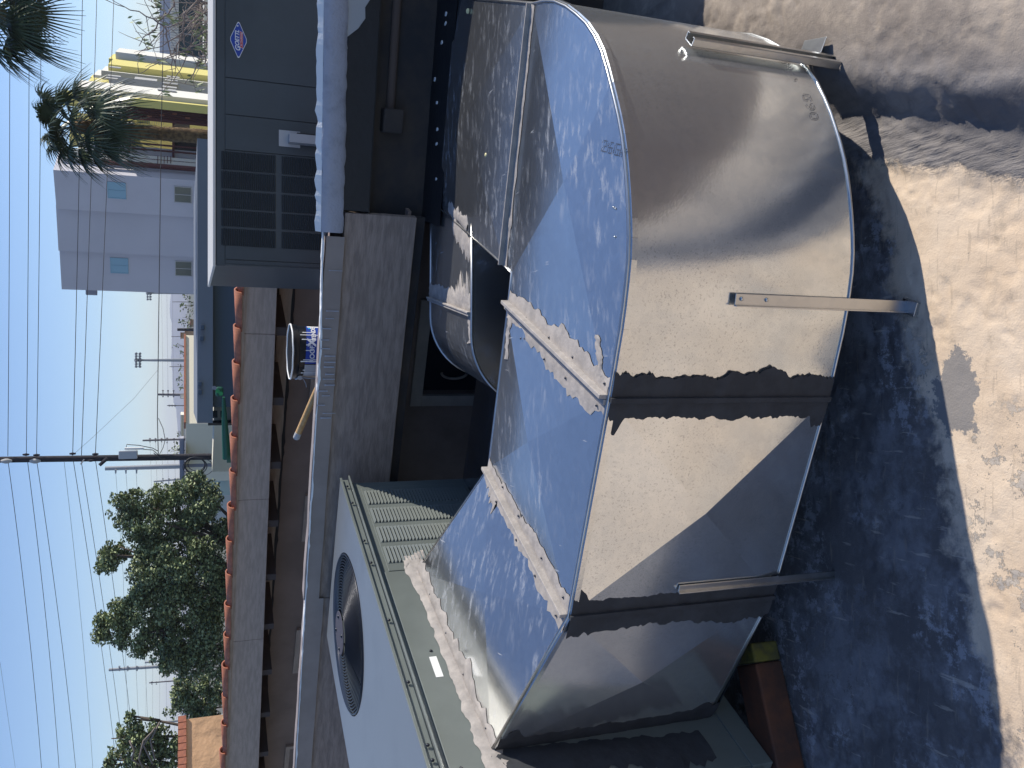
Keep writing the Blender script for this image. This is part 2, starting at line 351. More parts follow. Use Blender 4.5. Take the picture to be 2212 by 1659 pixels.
    bp = N('ShaderNodeBump'); bp.inputs['Strength'].default_value = .55; bp.inputs['Distance'].default_value = .004; L(math_('ADD', math_('ADD', noi(45, 6, .7, 51), math_('MULTIPLY', noi(260, 3, .6, 53), .35)), math_('MULTIPLY', math_('MULTIPLY', noi(1, 4, .6, 75, (70, 9, 1, .36)), 3.5), math_('MULTIPLY', sm(q2, -.09, -.05), sm(q, .03, -.01)))), bp.inputs['Height']); L(bp.outputs[0], bs.inputs['Normal'])
    return m
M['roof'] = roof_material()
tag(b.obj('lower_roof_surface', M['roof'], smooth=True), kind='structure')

# ---- ground far below and beyond, hills
b = MB(); b.quad(V(-3000, -200, -4.2), V(3000, -200, -4.2), V(3000, 5500, -4.2), V(-3000, 5500, -4.2)); tag(b.obj('city_ground', M['dirt']), kind='structure')
hp = [(372, -900), (372, 500), (371, 560), (369, 640), (367, 668), (368, 684), (371, 700), (371, 760), (369, 775), (372, 800), (373, 840), (375, 870), (381, 885), (384, 930), (387, 965), (384, 985), (389, 1010), (388, 1020), (391, 1060), (392, 1200), (393, 1700), (394, 2500)]
b = MB(); pts = []
for i in range(len(hp) - 1):
    for k in range(6):
        t = k / 6; x = hp[i][0] + (hp[i + 1][0] - hp[i][0]) * t; y = hp[i][1] + (hp[i + 1][1] - hp[i][1]) * t; pts.append(D(x + .8 * fbm(y, 0, .05, 3), y, 3600))
for i in range(len(pts) - 1):
    p, q = pts[i], pts[i + 1]; f1, f2 = V(p.x * .82, 2950, -4.3), V(q.x * .82, 2950, -4.3)
    m1 = mix(f1, p, .55) + V(0, 0, 8 * fbm(p.x, 0, .004, 2)); m2 = mix(f2, q, .55) + V(0, 0, 8 * fbm(q.x, 0, .004, 2))
    b.quad(f1, m1, m2, f2); b.quad(m1, p, q, m2); b.quad(p, V(p.x, 4000, -5), V(q.x, 4000, -5), q)
tag(b.obj('distant_hills', M['hill']), kind='structure')

# ================================================================== THE MAIN DUCT
ZT, ZB = .75, .17
ring = [(-.032, 1.67), (.02, 1.652), (.07, 1.636), (.115, 1.621), (.165, 1.608), (.211, 1.598), (.256, 1.590), (.30, 1.587), (.34, 1.588), (.39, 1.592), (.437, 1.598), (.48, 1.605), (.519, 1.614), (.56, 1.627), (.599, 1.642), (.64, 1.659), (.681, 1.680), (.726, 1.706), (.771, 1.741), (.816, 1.785), (.858, 1.838), (.90, 1.896), (.94, 1.964), (.968, 2.03), (.992, 2.106)]
F0, F1, F2 = V(-.963, 2.149, .85), V(-.548, 1.878, ZT), V(-.032, 1.67, ZT)
R0, R1, R2, I0 = V(-.634, 2.863, .866), V(-.25, 2.457, ZT), V(.200, 2.296, ZT), V(.308, 2.261, ZT)
E0, X0 = V(.992, 2.106, ZT), V(.338, 2.325, ZT)
SE, SX = V(1.36, 2.94, ZT), V(.70, 3.16, ZT)          # far end of the straight run under the eave
M1, M2 = 8, 19                                       # heel point that the fold reaches
tris = []
def pyramid(p0, p1, p2, p3, c, rise):
    c = Vector(c); c.z += rise
    for a_, b_ in ((p0, p1), (p1, p2), (p2, p3), (p3, p0)): tris.append((a_, b_, c))
def diag(p0, p1, p2, p3):      # crossing of p0-p2 and p1-p3 in plan
    r, s_ = p2 - p0, p3 - p1; d = (p1 - p0).to_2d(); t = d.cross(s_.to_2d()) / r.to_2d().cross(s_.to_2d()); return p0 + r * t
b_first = len(tris); pyramid(R0, R1, F1, F0, diag(R0, R1, F1, F0), .012)
b_mid = len(tris); pyramid(R1, R2, F2, F1, diag(R1, R2, F2, F1), .016)
b_elb = len(tris)
CE = V(*Z(1217, 393, ZT + .014))
heel = [V(x, y, ZT) for x, y in ring]; mh = heel[15]
def facet_z(p, a, c, o):      # height of plan point p on the plane a-c-o
    n = (a - o).cross(c - o); return o.z - (n.x * (p.x - o.x) + n.y * (p.y - o.y)) / n.z
for i in range(1, 15): heel[i].z = max(facet_z(heel[i], F2, mh, CE), ZT - .006)
for i in range(16, 24): heel[i].z = max(facet_z(heel[i], mh, E0, CE), ZT - .006)
heel[-1] = E0; heel[0] = F2
def lift_(p, a, c): q = V(p.x, p.y, ZT); q.z = facet_z(q, a, c, CE); return q
X0e, R2e = lift_(X0, E0, I0), lift_(R2, I0, F2)
loop = heel + [X0e, I0, R2e]
for i in range(len(loop)): tris.append((loop[i], loop[(i + 1) % len(loop)], CE))
b_str = len(tris); pyramid(X0, E0, SE, SX, diag(X0, E0, SE, SX) , .016)
def ztop(x, y):
    best = None
    for a_, b_, c_ in tris:
        d = (b_.y - c_.y) * (a_.x - c_.x) + (c_.x - b_.x) * (a_.y - c_.y)
        if abs(d) < 1e-9: continue
        l1 = ((b_.y - c_.y) * (x - c_.x) + (c_.x - b_.x) * (y - c_.y)) / d; l2 = ((c_.y - a_.y) * (x - c_.x) + (a_.x - c_.x) * (y - c_.y)) / d; l3 = 1 - l1 - l2
        k = min(l1, l2, l3)
        if best is None or k > best[0]: best = (k, l1 * a_.z + l2 * b_.z + l3 * c_.z)
        if k >= -1e-6: break
    return best[1]
duct = thing('supply_duct', 'large shiny galvanized sheet metal duct elbowing from the grey rooftop unit to the wall', 'duct', (0, 1.9, 0))
for (i0, i1) in ((b_first, b_mid), (b_mid, b_elb), (b_elb, b_str), (b_str, len(tris))):
    b = MB()
    for a_, b_, c_ in tris[i0:i1]:
        b.quad(a_, b_, c_) if (b_ - a_).cross(c_ - a_).z > 0 else b.quad(a_, c_, b_)
    b.obj('top_panel', M['galv_dull'] if i0 == b_str else M['galv_top'], duct)
def zdown(p, z=ZB): return V(p.x, p.y, z)
def sidepanel(p, q, rise, zb0=ZB, zb1=ZB):
    P0, P1, P2, P3 = p, q, zdown(q, zb1), zdown(p, zb0); n = (P2 - P0).cross(P3 - P1).normalized()
    c = (P0 + P1 + P2 + P3) / 4
    t = MB(); 
    if n.dot(c - V(c.x * .2 + .05, c.y + 1, c.z)) < 0: n = -n
    c += n * rise
    for a_, b_ in ((P0, P1), (P1, P2), (P2, P3), (P3, P0)): t.quad(a_, b_, c)
    return t, n
t, nF1 = sidepanel(F0, F1, .030, .19); t.obj('front_panel', M['galv_side'], duct, fixn=False)
t, nF2 = sidepanel(F1, F2, .034); t.obj('front_panel', M['galv_side'], duct)
b = MB()
hs = heel
rows = 7
for i in range(len(hs)):
    for j in range(rows): b.v.append(V(hs[i].x, hs[i].y, hs[i].z + (ZB - hs[i].z) * j / (rows - 1)))
for i in range(len(hs) - 1):
    for j in range(rows - 1): b.f.append((i * rows + j, i * rows + j + 1, (i + 1) * rows + j + 1, (i + 1) * rows + j)); b.mi.append(0)
b.obj('heel_panel', M['galv_side'], duct, smooth=True)
b = MB(); b.quad(E0, zdown(E0), zdown(SE), SE); b.obj('side_panel', M['galv_side'], duct)
b = MB(); b.quad(R0, R1, zdown(R1), zdown(R0)); b.quad(R1, R2, zdown(R2), zdown(R1)); b.quad(R2, I0, zdown(I0), zdown(R2)); b.quad(I0, X0, zdown(X0), zdown(I0)); b.quad(X0, SX, zdown(SX), zdown(X0)); b.obj('rear_panel', M['galv_top'], duct)
b = MB(); lo_ = [zdown(p) for p in [F0, F1] + heel + [SE, SX, X0, I0, R1, R0]]; b.add(lo_, [tuple(range(len(lo_)))[::-1]]); b.obj('bottom_panel', M['galv_side'], duct)
# folded seams (a small standing lip along the long edges)
def seam(pts, r, name='corner_seam', dz=.0):
    b = MB(); b.tube([p + V(0, 0, dz) for p in pts], r, 6); return b.obj(name, M['galv_strap'], duct, smooth=True)
def outw(p, q, d):     # shift a pair of plan points outward
    n = V((q - p).y, -(q - p).x, 0).normalized(); return p + n * d, q + n * d
edge = [F0, F1] + heel + [SE]
seam(edge, .0042, dz=.001)
b = MB()
for k in range(len(edge) - 1):          # vertical turned edge below the top corner
    p, q = edge[k], edge[k + 1]; p2, q2 = outw(p, q, .006)
    b.add([p2 - V(0, 0, .004), q2 - V(0, 0, .004), q2 - V(0, 0, .017), p2 - V(0, 0, .017), p - V(0, 0, .018), q - V(0, 0, .018), p, q], [(0, 3, 2, 1), (3, 4, 5, 2), (6, 0, 1, 7)])
b.obj('turned_edge', M['galv_side'], duct, smooth=False)
ebot = [zdown(F0, .19), zdown(F1)] + [zdown(h) for h in heel] + [zdown(SE)]
seam(ebot, .0045)
seam([R0, R1, R2, I0, X0, SX], .003)
# sealant over the joints
def strip(p0, p1, w0, w1, thick, sfn, side, nrm, seed, n=46, m=7, name='sealant_band', ragged=.35, wf=None, m_='mastic'):
    """ragged smear of sealant from p0 to p1 (both on the sheet)"""
    b = MB(); b.v = []; side = side.normalized(); rr = random.Random(seed)
    for i in range(n + 1):
        t = i / n; c = mix(p0, p1, t); k = wf(t) if wf else 1
        L_ = -w0 * k * (1 + ragged * fbm(t * 9, seed, 1, seed) + ragged * .6 * fbm(t * 30, seed, 1, seed + 3)); R2_ = w1 * k * (1 + ragged * fbm(t * 8, seed, 1, seed + 7) + ragged * .6 * fbm(t * 28, 2, 1, seed + 9))
        for j in range(m + 1):
            s_ = j / m; u = L_ + (R2_ - L_) * s_; P = sfn(c + side * u)
            edge_ = min(1, 4 * min(s_, 1 - s_)); hh = .0012 + edge_ * thick * (.8 + .6 * fbm(t * 22, s_ * 4, 1, seed + 5))
            b.v.append(P + nrm * hh)
    k = m + 1
    b.f = [(i * k + j, i * k + j + 1, (i + 1) * k + j + 1, (i + 1) * k + j) for i in range(n) for j in range(m)]; b.mi = [0] * len(b.f)
    o = b.obj(name, M[m_], duct if sfn is not SB else branch, smooth=True, fixn=True); return o
SB = None
top = lambda p: V(p.x, p.y, ztop(p.x, p.y))
UP = V(0, 0, 1)
def cleat(p0, p1, h=.022, w_=.010, up=UP, parent=None, m='mastic'):
    d = (p1 - p0).normalized(); s_ = d.cross(up).normalized() * w_; b = MB(); b.box(p0 - s_ / 2, p1 - p0, s_, up * h); b.box(p0 - s_ * 2 + up * .002, p1 - p0, s_ * 1.4, up * .008)
    return b.obj('joint_cleat', M[m], parent or duct, bevel=.0015)
dm = (F2 - F1).normalized(); d1 = (F1 - F0).normalized(); df = (R0 - F0).normalized()
strip(F1, R1, .05, .052, .004, top, dm, UP, 11, wf=lambda t: 1 - .35 * t)
cleat(F1 + V(0, 0, .001), R1 + V(0, 0, .001))
strip(F2 + V(.01, 0, 0), R2 + V(.035, -.012, 0), .062, .046, .004, top, dm, UP, 12, wf=lambda t: .9 + .15 * math.sin(t * 5))
cleat(F2 + V(.004, 0, .001), R2 + V(.03, -.01, .001))
strip(X0 + V(0, 0, 0), E0, .022, .030, .004, top, A2, UP, 13, ragged=.3)
cleat(X0 + V(0, 0, .001), E0 + V(0, 0, .001), h=.016, w_=.006)
strip(F0 + d1 * .01, R0 + d1 * .01, .0, .05, .005, top, d1, UP, 14, ragged=.5)
# extra smears
strip(R2 + V(.0, -.03, 0), R2 + V(-.13, .0, 0), .012, .014, .003, top, V(.1, 1, 0), UP, 15, n=20, ragged=.8)
strip(F2 + V(.02, .03, 0), F2 + V(.14, .05, 0), .012, .012, .003, top, V(.1, 1, 0), UP, 16, n=20, ragged=.8)
strip(R1 + V(-.03, -.03, 0), R1 + V(-.1, -.10, 0), .02, .03, .003, top, V(1, -.6, 0), UP, 17, n=20, ragged=.8)
ident = lambda p: p
def fstrip(p, w0, w1, seed, nrm, sd, zb=ZB):
    nn = nrm
    return strip(p + nn * .002 - V(0, 0, .002), zdown(p, zb) + nn * .002, w0, w1, .004, ident, sd, nn, seed, n=90, ragged=.20, m_='mastic_shade', wf=lambda t: 1 + .16 * math.sin(t * 7 + seed) + .10 * fbm(t * 55, seed, 1, 4))
fstrip(F1, .058, .060, 21, nF2, dm); fstrip(F2, .075, .058, 22, nF2, dm)
for p, s_ in ((F1, 1), (F2, 1)):
    b = MB(); b.box(p + nF2 * .004 - dm * .006, dm * .012, nF2 * .010, V(0, 0, ZB - ZT)); b.obj('joint_cleat', M['mastic_shade'], duct, bevel=.001)
strip(F0 + nF1 * .003 + d1 * .0, zdown(F0, .19) + nF1 * .003, .0, .075, .005, ident, d1, nF1, 23, n=60, ragged=.35, m_='mastic_shade')
# screws along the joints and stray ones
def screw(P, n_, r=.0042, m='screw', parent=None):
    b = MB(); a_ = n_.orthogonal().normalized(); c_ = n_.cross(a_); vs = []; k = 8
    for (rr_, h) in ((1, 0), (.9, .5), (.5, .8)): vs += [P + (a_ * math.cos(6.283 * i / k) + c_ * math.sin(6.283 * i / k)) * r * rr_ + n_ * r * h for i in range(k)]
    fs = [(j * k + i, j * k + (i + 1) % k, (j + 1) * k + (i + 1) % k, (j + 1) * k + i) for j in range(2) for i in range(k)] + [tuple(range(2 * k, 3 * k))]
    b.add(vs, fs); return b.obj('screw' if m != 'yellow_dab' else 'adhesive_dab', M[m], parent or duct, smooth=True)
for (p0, p1, o_) in ((F1, R1, .028), (F1, R1, -.03), (F2, R2, .028), (F2, R2, -.03), (F0, R0, .03)):
    for t in (.06, .3, .55, .8):
        P = mix(p0, p1, t + R_.uniform(-.03, .03)) + dm * o_; screw(top(P) + V(0, 0, .0045), UP, .0036)
for q in [(1358, 815)]: screw(onplane(q[0], q[1], F2, (V(.2, -.06, 0))) + nF2 * .004, nF2, .004)
screw(onplane(1395, 1020, F1, dm) + nF2 * .006, nF2, .003); screw(onplane(1250, 1352, F0, d1) + nF1 * .004, nF1, .004)
for q in ((1325, 448), (1329, 451), (1328, 512)): screw(Z(q[0], q[1], ztop(*Z(q[0], q[1], ZT).to_2d()) + .001), UP, .0025, 'galv_strap')
for q in ((1012, 24, .009), (1052, 335, .008)): screw(Z(q[0], q[1], ZT + .004), UP, q[2], 'yellow_dab')
# ink-jet lettering on the sheet
pA, pB = Z(1292, 325, ZT + .012), Z(1336, 337, ZT + .002); ex = (pB - pA).normalized(); ey = UP.cross(ex)
if ey.dot(V(1, 0, 0)) < 0: ey = -ey
def place(s_, t_):
    P = pA + ex * s_ + ey * t_; P.z = ztop(P.x, P.y) + .0022; return P, ex, ey
dots('26GA', place, .026, aspect=.9).obj('printed_marking', M['marking'], duct)
arcl = [0.]
for i in range(1, len(heel)): arcl.append(arcl[-1] + (heel[i] - heel[i - 1]).to_2d().length)
def heelpt(s_, z, off=.0022):
    i = max(0, min(len(arcl) - 2, max(k for k in range(len(arcl)) if arcl[k] <= max(s_, 0)))); f = (s_ - arcl[i]) / (arcl[i + 1] - arcl[i])
    P = mix(heel[i], heel[i + 1], f); d = (heel[i + 1] - heel[i]); d.z = 0; d.normalize(); return V(P.x, P.y, z) + V(d.y, -d.x, 0) * off, d
def place2(s_, t_):       # reads upside down, right to left
    P, d = heelpt(sG - s_, .215 - t_ + .02); return P, -d, V(0, 0, -1)
sG = arcl[18] + .035
dots('GA . G90', place2, .024, aspect=1.0).obj('printed_marking', M['marking'], duct)
# support straps
def strap(name, s_pos, ztop_, lab, wdt, outz, prof, foot, sfr):
    P, d = sfr(s_pos); n_ = V(d.y, -d.x, 0); b = MB(); g = ground_h(P.x + n_.x * .02, P.y + n_.y * .02)
    O = V(P.x, P.y, g) + n_ * .0105 - d * wdt / 2
    if prof == 'channel':
        b.box(O, d * wdt, n_ * .003, V(0, 0, ztop_ - g)); b.box(O, d * .003, n_ * .018, V(0, 0, ztop_ - g)); b.box(O + d * (wdt - .003), d * .003, n_ * .018, V(0, 0, ztop_ - g))
        b.box(O + n_ * .018, d * .010, n_ * .002, V(0, 0, ztop_ - g)); b.box(O + n_ * .018 + d * (wdt - .010), d * .010, n_ * .002, V(0, 0, ztop_ - g))
    else:
        b.box(O, d * wdt, n_ * .003, V(0, 0, ztop_ - g)); b.box(O, d * .003, n_ * .010, V(0, 0, ztop_ - g))
    o = b.obj('support_leg', M['galv_strap'], duct, bevel=.0008)
    if foot:
        b = MB(); c = V(P.x, P.y, g) + n_ * .02 + d * foot[0]; m3 = Matrix.Rotation(foot[1], 3, 'Z'); ax, ay = m3 @ d, m3 @ n_
        b.box(c + V(0, 0, .03), ax * .085, ay * .045 + V(0, 0, -.012), V(0, 0, .003)); b.box(c + V(0, 0, .03) + ax * .085, ax * .003, ay * .045 + V(0, 0, -.012), V(0, 0, -.03)); b.obj('foot_bracket', M['galv_strap'], duct, bevel=.0008)
    return P, d, n_, g
def onheel(q): return lambda s_: heelpt(s_, 0, 0)
def onfront(s_): P = mix(F1, F2, s_); return P, (F2 - F1).normalized()
s1 = arcl[18] + .02
strap('a', s1, .505, '', .040, 0, 'channel', (.03, .55), onheel(0))
P, d, n_, g = strap('b', arcl[4] + .02, .485, '', .028, 0, 'angle', None, onheel(0))
for zz in (.470, .405): screw(V(P.x, P.y, zz) + n_ * .0138 + d * .003, n_, .0050, 'galv_strap')
b = MB(); b.cbox(V(P.x, P.y, g + .008) + n_ * .022, .034, .045, .012, -.35); o = b.obj('foot_bracket', M['galv_strap'], duct, bevel=.001)
P3 = F1 + nF2 * .0; strap('c', .10, .47, '', .020, 0, 'angle', None, onfront)

# ================================================================== BRANCH DUCT (gooseneck behind the elbow)
branch = thing('branch_duct', 'smaller galvanized duct with a curved end tapping into the back of the large duct', 'duct', (.2, 2.85, 0))
yF, yB = 2.625, 3.12
bd = V(1, .0, 0); xe = .60
prof = [(xe, ZT - .004), (.151, ZT - .002)]
for k in range(1, 13):
    a = k / 12 * rad(88); prof.append((.151 - .22 * math.sin(a), ZT - .002 - .22 + .22 * math.cos(a)))
prof.append((prof[-1][0] - .003, ZB))
skew = .10          # the far cheek sits further right in plan
def bp_(x, z, far): return V(x + (skew if far else 0), yB if far else yF, z)
b = MB()
for i in range(len(prof) - 1):
    (x0, z0), (x1, z1) = prof[i], prof[i + 1]; b.quad(bp_(x0, z0, 0), bp_(x0, z0, 1), bp_(x1, z1, 1), bp_(x1, z1, 0))
b.obj('top_panel', M['galv_dull'], branch, auto=20)
for far in (0, 1):
    b = MB(); pl = [bp_(x, z, far) for x, z in prof] + [bp_(xe, ZB, far)]; b.add(pl, [tuple(range(len(pl))) if far else tuple(range(len(pl)))[::-1]]); b.obj('side_panel', M['galv_dull'], branch)
b = MB(); b.tube([bp_(x, z, 0) + V(0, -.002, .001) for x, z in prof[:-1]], .005, 6); b.obj('corner_seam', M['galv_strap'], branch, smooth=True)
b = MB(); b.tube([bp_(x, z, 1) for x, z in prof[:-1]], .004, 6); b.obj('corner_seam', M['galv_strap'], branch, smooth=True)
SB = lambda p: V(p.x, p.y, ZT - .003)
strip(V(.235, yF, ZT), V(.33, yB, ZT), .022, .045, .005, SB, V(1, 0, 0), UP, 31)
strip(V(.235, yF + .01, ZT), V(.26, yF + .16, ZT), .0, .09, .006, SB, V(1, .2, 0), UP, 32, n=24, ragged=.8)
strip(V(.42, yF, ZT), V(.56, yF + .2, ZT), .05, .03, .004, SB, V(1, 0, 0), UP, 33)
strip(V(.13, yF + .015, ZT), V(.22, yF + .02, ZT), .012, .02, .003, SB, V(0, 1, 0), UP, 34, n=16, ragged=.8)
cleat(V(.225, yF, ZT), V(.32, yB, ZT), .014, .006, parent=branch)
# lip where the tee leaves the main duct
strip(V(.50, 2.66, ZT), V(.60, 2.87, ZT), .010, .030, .004, lambda p: V(p.x, p.y, ZT), V(1, -.5, 0), UP, 35, n=26, ragged=.7)

# ================================================================== GREY ROOFTOP UNIT (left)
uA, uf = V(-.387, 3.41, 0), V(-.412, -.911, 0); uw = V(-.899, .438, 0).normalized(); un = V(.911, -.412, 0)
ULEN, UW, UZ0, UZ1 = 1.60, .765, .13, 1.03
unit = thing('rooftop_unit', 'grey-green packaged air conditioner with a round fan guard, joined to the large duct', 'air conditioner', uA + uf * 1.0 + uw * .38)
def uP(s_, z, o_=0): return uA + uf * s_ + un * o_ + V(0, 0, z)
# body with the lid inset; rear left edge measured on the photograph
ufl = V(-.53, -.848, 0)
bL = uA + uw * UW; b = MB()
poly = [uA, bL, bL + ufl * 1.56, uA + uf * ULEN]
b.prism([p + V(0, 0, UZ0) for p in poly], V(0, 0, UZ1 - UZ0 - .03)); b.obj('cabinet', M['unit'], unit, bevel=.004, fixn=True)
b = MB(); ctr = sum(poly, V(0, 0, 0)) / 4
po = [p + (p - ctr).normalized() * .014 for p in poly]
# lid: a sheet with a round opening for the fan
fc = V(-.925, 3.255, UZ1); fa, fb_ = .318, .285
def ell(a, k=1.0, z=0): return fc + (uf * -1 * math.cos(a) * fa + uw * math.sin(a) * fb_) * k + V(0, 0, z)
NS = 64
outer = []
for i in range(NS):      # walk the outline of the lid in step with the opening
    d = (ell(2 * math.pi * i / NS) - fc); d.z = 0; best = None
    for k in range(4):
        p, q = po[k], po[(k + 1) % 4]; e = q - p; den = d.x * e.y - d.y * e.x
        if abs(den) < 1e-9: continue
        t = ((p.x - fc.x) * e.y - (p.y - fc.y) * e.x) / den; u = ((p.x - fc.x) * d.y - (p.y - fc.y) * d.x) / den
        if t > 0 and -1e-6 <= u <= 1 + 1e-6 and (best is None or t < best): best = t
    outer.append(V(fc.x + d.x * best, fc.y + d.y * best, UZ1))
b.v = outer + [ell(2 * math.pi * i / NS) for i in range(NS)] + [ell(2 * math.pi * i / NS, .985, -.012) for i in range(NS)]
for i in range(NS):
    j = (i + 1) % NS; b.f += [(i, NS + i, NS + j, j), (NS + i, 2 * NS + i, 2 * NS + j, NS + j)]
# corners of the lid
for c in po:
    k = min(range(NS), key=lambda i: (outer[i].to_2d() - c.to_2d()).length); n_ = len(b.v); b.v.append(V(c.x, c.y, UZ1))
    for kk in (k - 1, k):
        i, j = kk % NS, (kk + 1) % NS; b.f.append((i, j, n_))
b.mi = [0] * len(b.f); b.obj('lid', M['unit_top'], unit, fixn=True)
b = MB()
for k in range(4):
    p, q = po[k], po[(k + 1) % 4]; b.quad(V(p.x, p.y, UZ1), V(q.x, q.y, UZ1), V(q.x, q.y, UZ1 - .030), V(p.x, p.y, UZ1 - .030))
b.obj('lid_flange', M['unit'], unit, fixn=True)
b = MB(); b.box(uP(-.012, UZ1 - .036, .014), uf * ULEN, un * .014, V(0, 0, .006)); b.obj('drip_rail', M['unit'], unit, bevel=.002)
b = MB(); b.box(uP(-.010, UZ1 - .006, .016), uf * ULEN, un * .003, V(0, 0, .009)); b.obj('lid_edge', M['unit'], unit, bevel=.001)
for s_ in (.05, .17, .42, .55, .85, 1.12, 1.35, 1.40): screw(uP(s_, UZ1 - .017, .014), un, .0055, 'wire', unit)
M['hub'] = mat('guard_plate', (.07, .07, .09), .8, 0, spec=.15)
# fan well, blades, motor and guard
well = MB(); k = 40
well.v = [ell(2 * math.pi * i / k, .985, -.012) for i in range(k)] + [ell(2 * math.pi * i / k, .96, -.30) for i in range(k)]
well.f = [(i, (i + 1) % k, k + (i + 1) % k, k + i) for i in range(k)] + [tuple(range(k, 2 * k))]; well.mi = [0] * len(well.f); well.obj('fan_well', M['black'], unit)
for i in range(4):
    a = i * math.pi / 2 + .5; b = MB(); pts = []
    for (r_, da, z) in ((.2, -.28, -.05), (.88, -.42, -.04), (.93, .12, -.11), (.2, .28, -.12)): pts.append(ell(a + da, r_, z))
    b.prism(pts, V(0, 0, -.004)); b.obj('fan_blade', M['wire'], unit)
b = MB(); b.tube([fc + V(0, 0, -.02), fc + V(0, 0, -.14)], .07, 20); b.obj('fan_motor', M['black'], unit, auto=40)
dome = lambda r_: .026 * (1 - r_ * r_)
b = MB()
for j in range(20):
    r_ = .30 + j * .0355; n_ = 72
    b.tube([ell(2 * math.pi * i / n_, r_, dome(r_)) for i in range(n_ + 1)], .0018 if r_ < .96 else .0032, 5, cap=False)
b.obj('guard_rings', M['wire'], unit, smooth=True)
for j in range(4):
    a0 = j * math.pi / 2 + .03; b = MB(); b.tube([ell(a0, r_, dome(r_) - .003) for r_ in (.2, .4, .6, .8, .985, 1.05)], .0024, 6); b.obj('guard_spoke', M['wire'], unit, smooth=True)
b = MB(); b.prism([ell(2 * math.pi * i / 32, .27, .028) for i in range(32)], V(0, 0, .003)); b.obj('guard_hub', M['hub'], unit, bevel=.002)
for i in range(4): screw(ell(i * math.pi / 2 + .55, .2, .031), UP, .007, 'wire', unit)
# louvred end panel, four columns of pressed louvres
b = MB(); b.box(uP(.045, .16, .001), uf * .545, un * .004, V(0, 0, .80)); b.obj('louver_panel', M['unit'], unit, bevel=.002)
b = MB(); b.box(uP(.593, .16, .001), uf * .98, un * .004, V(0, 0, .815)); b.obj('access_panel', M['unit'], unit, bevel=.002)
LW, LP = .100, .0127
lm = MB(); h = .0085; dp = .0075         # one louvre in its own axes: x along panel, y out, z up
def lz_(x, y, z): return V(x, y, z)
lm.add([V(0, 0, h), V(LW, 0, h), V(LW * .93, dp, .001), V(LW * .07, dp, .001), V(0, 0, 0), V(LW, 0, 0)], [(0, 3, 2, 1), (0, 4, 3), (1, 2, 5)])
lm.add([V(.004, .0007, 0), V(LW - .004, .0007, 0), V(LW - .004, .0007, -.0032), V(.004, .0007, -.0032)], [(0, 1, 2, 3)], 1)
lme = lm.mesh('louver', [M['unit'], M['black']])
for c_ in range(4):
    n_ = 0
    z = .945
    while z > .26:
        if not (.515 < z < .548):
            P = uP(.075 + c_ * .125, z, .0052) - unit.location
            put(lme, 'louver', unit, frame(P, uf, un, UP)); n_ += 1
        z -= LP
# label and screw on the access panel
b = MB(); P = uP(1.02, .905, .0054); b.box(P, uf * .085, un * .0006, V(0, 0, .022)); b.obj('sticker', M['label'], unit)
for P in ((.995, .915), (1.43, .945), (.98, .83), (1.42, .80)): screw(uP(P[0], P[1], .0052), un, .005, 'wire', unit)
# sealant between unit and duct
def uface(p): return p
strip(uP(.52, .868, .006), uP(1.47, .853, .006), .035, .030, .005, uface, V(0, 0, 1), un, 41, n=80, ragged=.4)
strip(uP(1.42, .86, .006), uP(1.47, .25, .006), .03, .08, .005, uface, uf, un, 42, n=60, ragged=.4, m_='mastic_shade')
strip(uP(.555, .90, .006), uP(.50, .82, .006), .02, .035, .005, uface, uf, un, 43, n=20, ragged=.25)
# base rail with lifting hole
b = MB(); b.box(uP(-.02, .10, .010), uf * ULEN, un * -.04, V(0, 0, .065)); b.obj('base_rail', M['unit'], unit, bevel=.002)
b = MB(); b.box(uP(.0, .10, -.03), uf * ULEN, uw * .7, V(0, 0, .03)); b.obj('base_pan', M['unit'], unit)
b = MB(); c = uP(1.30, .128, .0105); b.tube([c, c + un * .002], .017, 20); b.obj('lifting_hole', M['black'], unit, auto=40)
# sleeper beams under the unit
for (s0, nm, lb) in ((0, 'a', 'rust brown timber beam with a yellow painted end lying under the near end of the unit'), (1, 'b', 'rust brown timber beam lying under the far end of the grey rooftop unit')):
    if s0 == 0:
        e0, e1 = V(-.725, 2.10, .0), V(-1.75, 1.62, .0)
        e0, e1 = Z(1600, 1395, 0), Z(1640, 1700, 0); e0 = V(-.735, 2.07, 0); dd = V(-.93, -.36, 0).normalized()
    else: e0, dd = V(-.42, 3.2, 0), V(-.899, .438, 0)
    sd = V(-dd.y, dd.x, 0); bt = thing('timber_beam', lb, 'beam', e0); 
    b = MB(); b.box(e0 + dd * .055 + V(0, 0, .008), dd * 1.1, sd * -.10, V(0, 0, .088)); b.obj('beam_body', M['rust'], bt, bevel=.006)
    b = MB(); b.box(e0 + V(0, 0, .008), dd * .053, sd * -.10, V(0, 0, .088)); b.obj('beam_end', M['yellowend'] if s0 == 0 else M['rust'], bt, bevel=.006)
# return duct in the shade behind
rd = thing('return_duct', 'low galvanized duct in the shade leaving the far side of the grey unit', 'duct', uP(.3, .2))
b = MB(); b.box(uP(.02, .18, .012), uf * .28, A1 * .55, V(0, 0, .36)); b.obj('duct_body', M['galv_top'], rd, bevel=.003)
b = MB(); b.box(uP(.015, .175, .012) + A1 * .55, uf * .29, A1 * .02, V(0, 0, .37)); b.obj('duct_flange', M['galv_strap'], rd)

# ================================================================== NEAR EAVE BUILDING
nd = V(-.914, .405, 0); nn = V(-.405, -.914, 0)       # along the eave to the left; outward
L0 = V(.24, 3.278, 0)
def nP(s_, z, o_=0): return L0 + nd * s_ + nn * o_ + V(0, 0, z)
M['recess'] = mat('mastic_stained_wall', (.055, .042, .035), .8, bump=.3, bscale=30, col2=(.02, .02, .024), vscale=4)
eave = thing('eave_building', 'brown plastered building with a weathered wooden eave in shade behind the duct', 'building', (0, 4, 0))
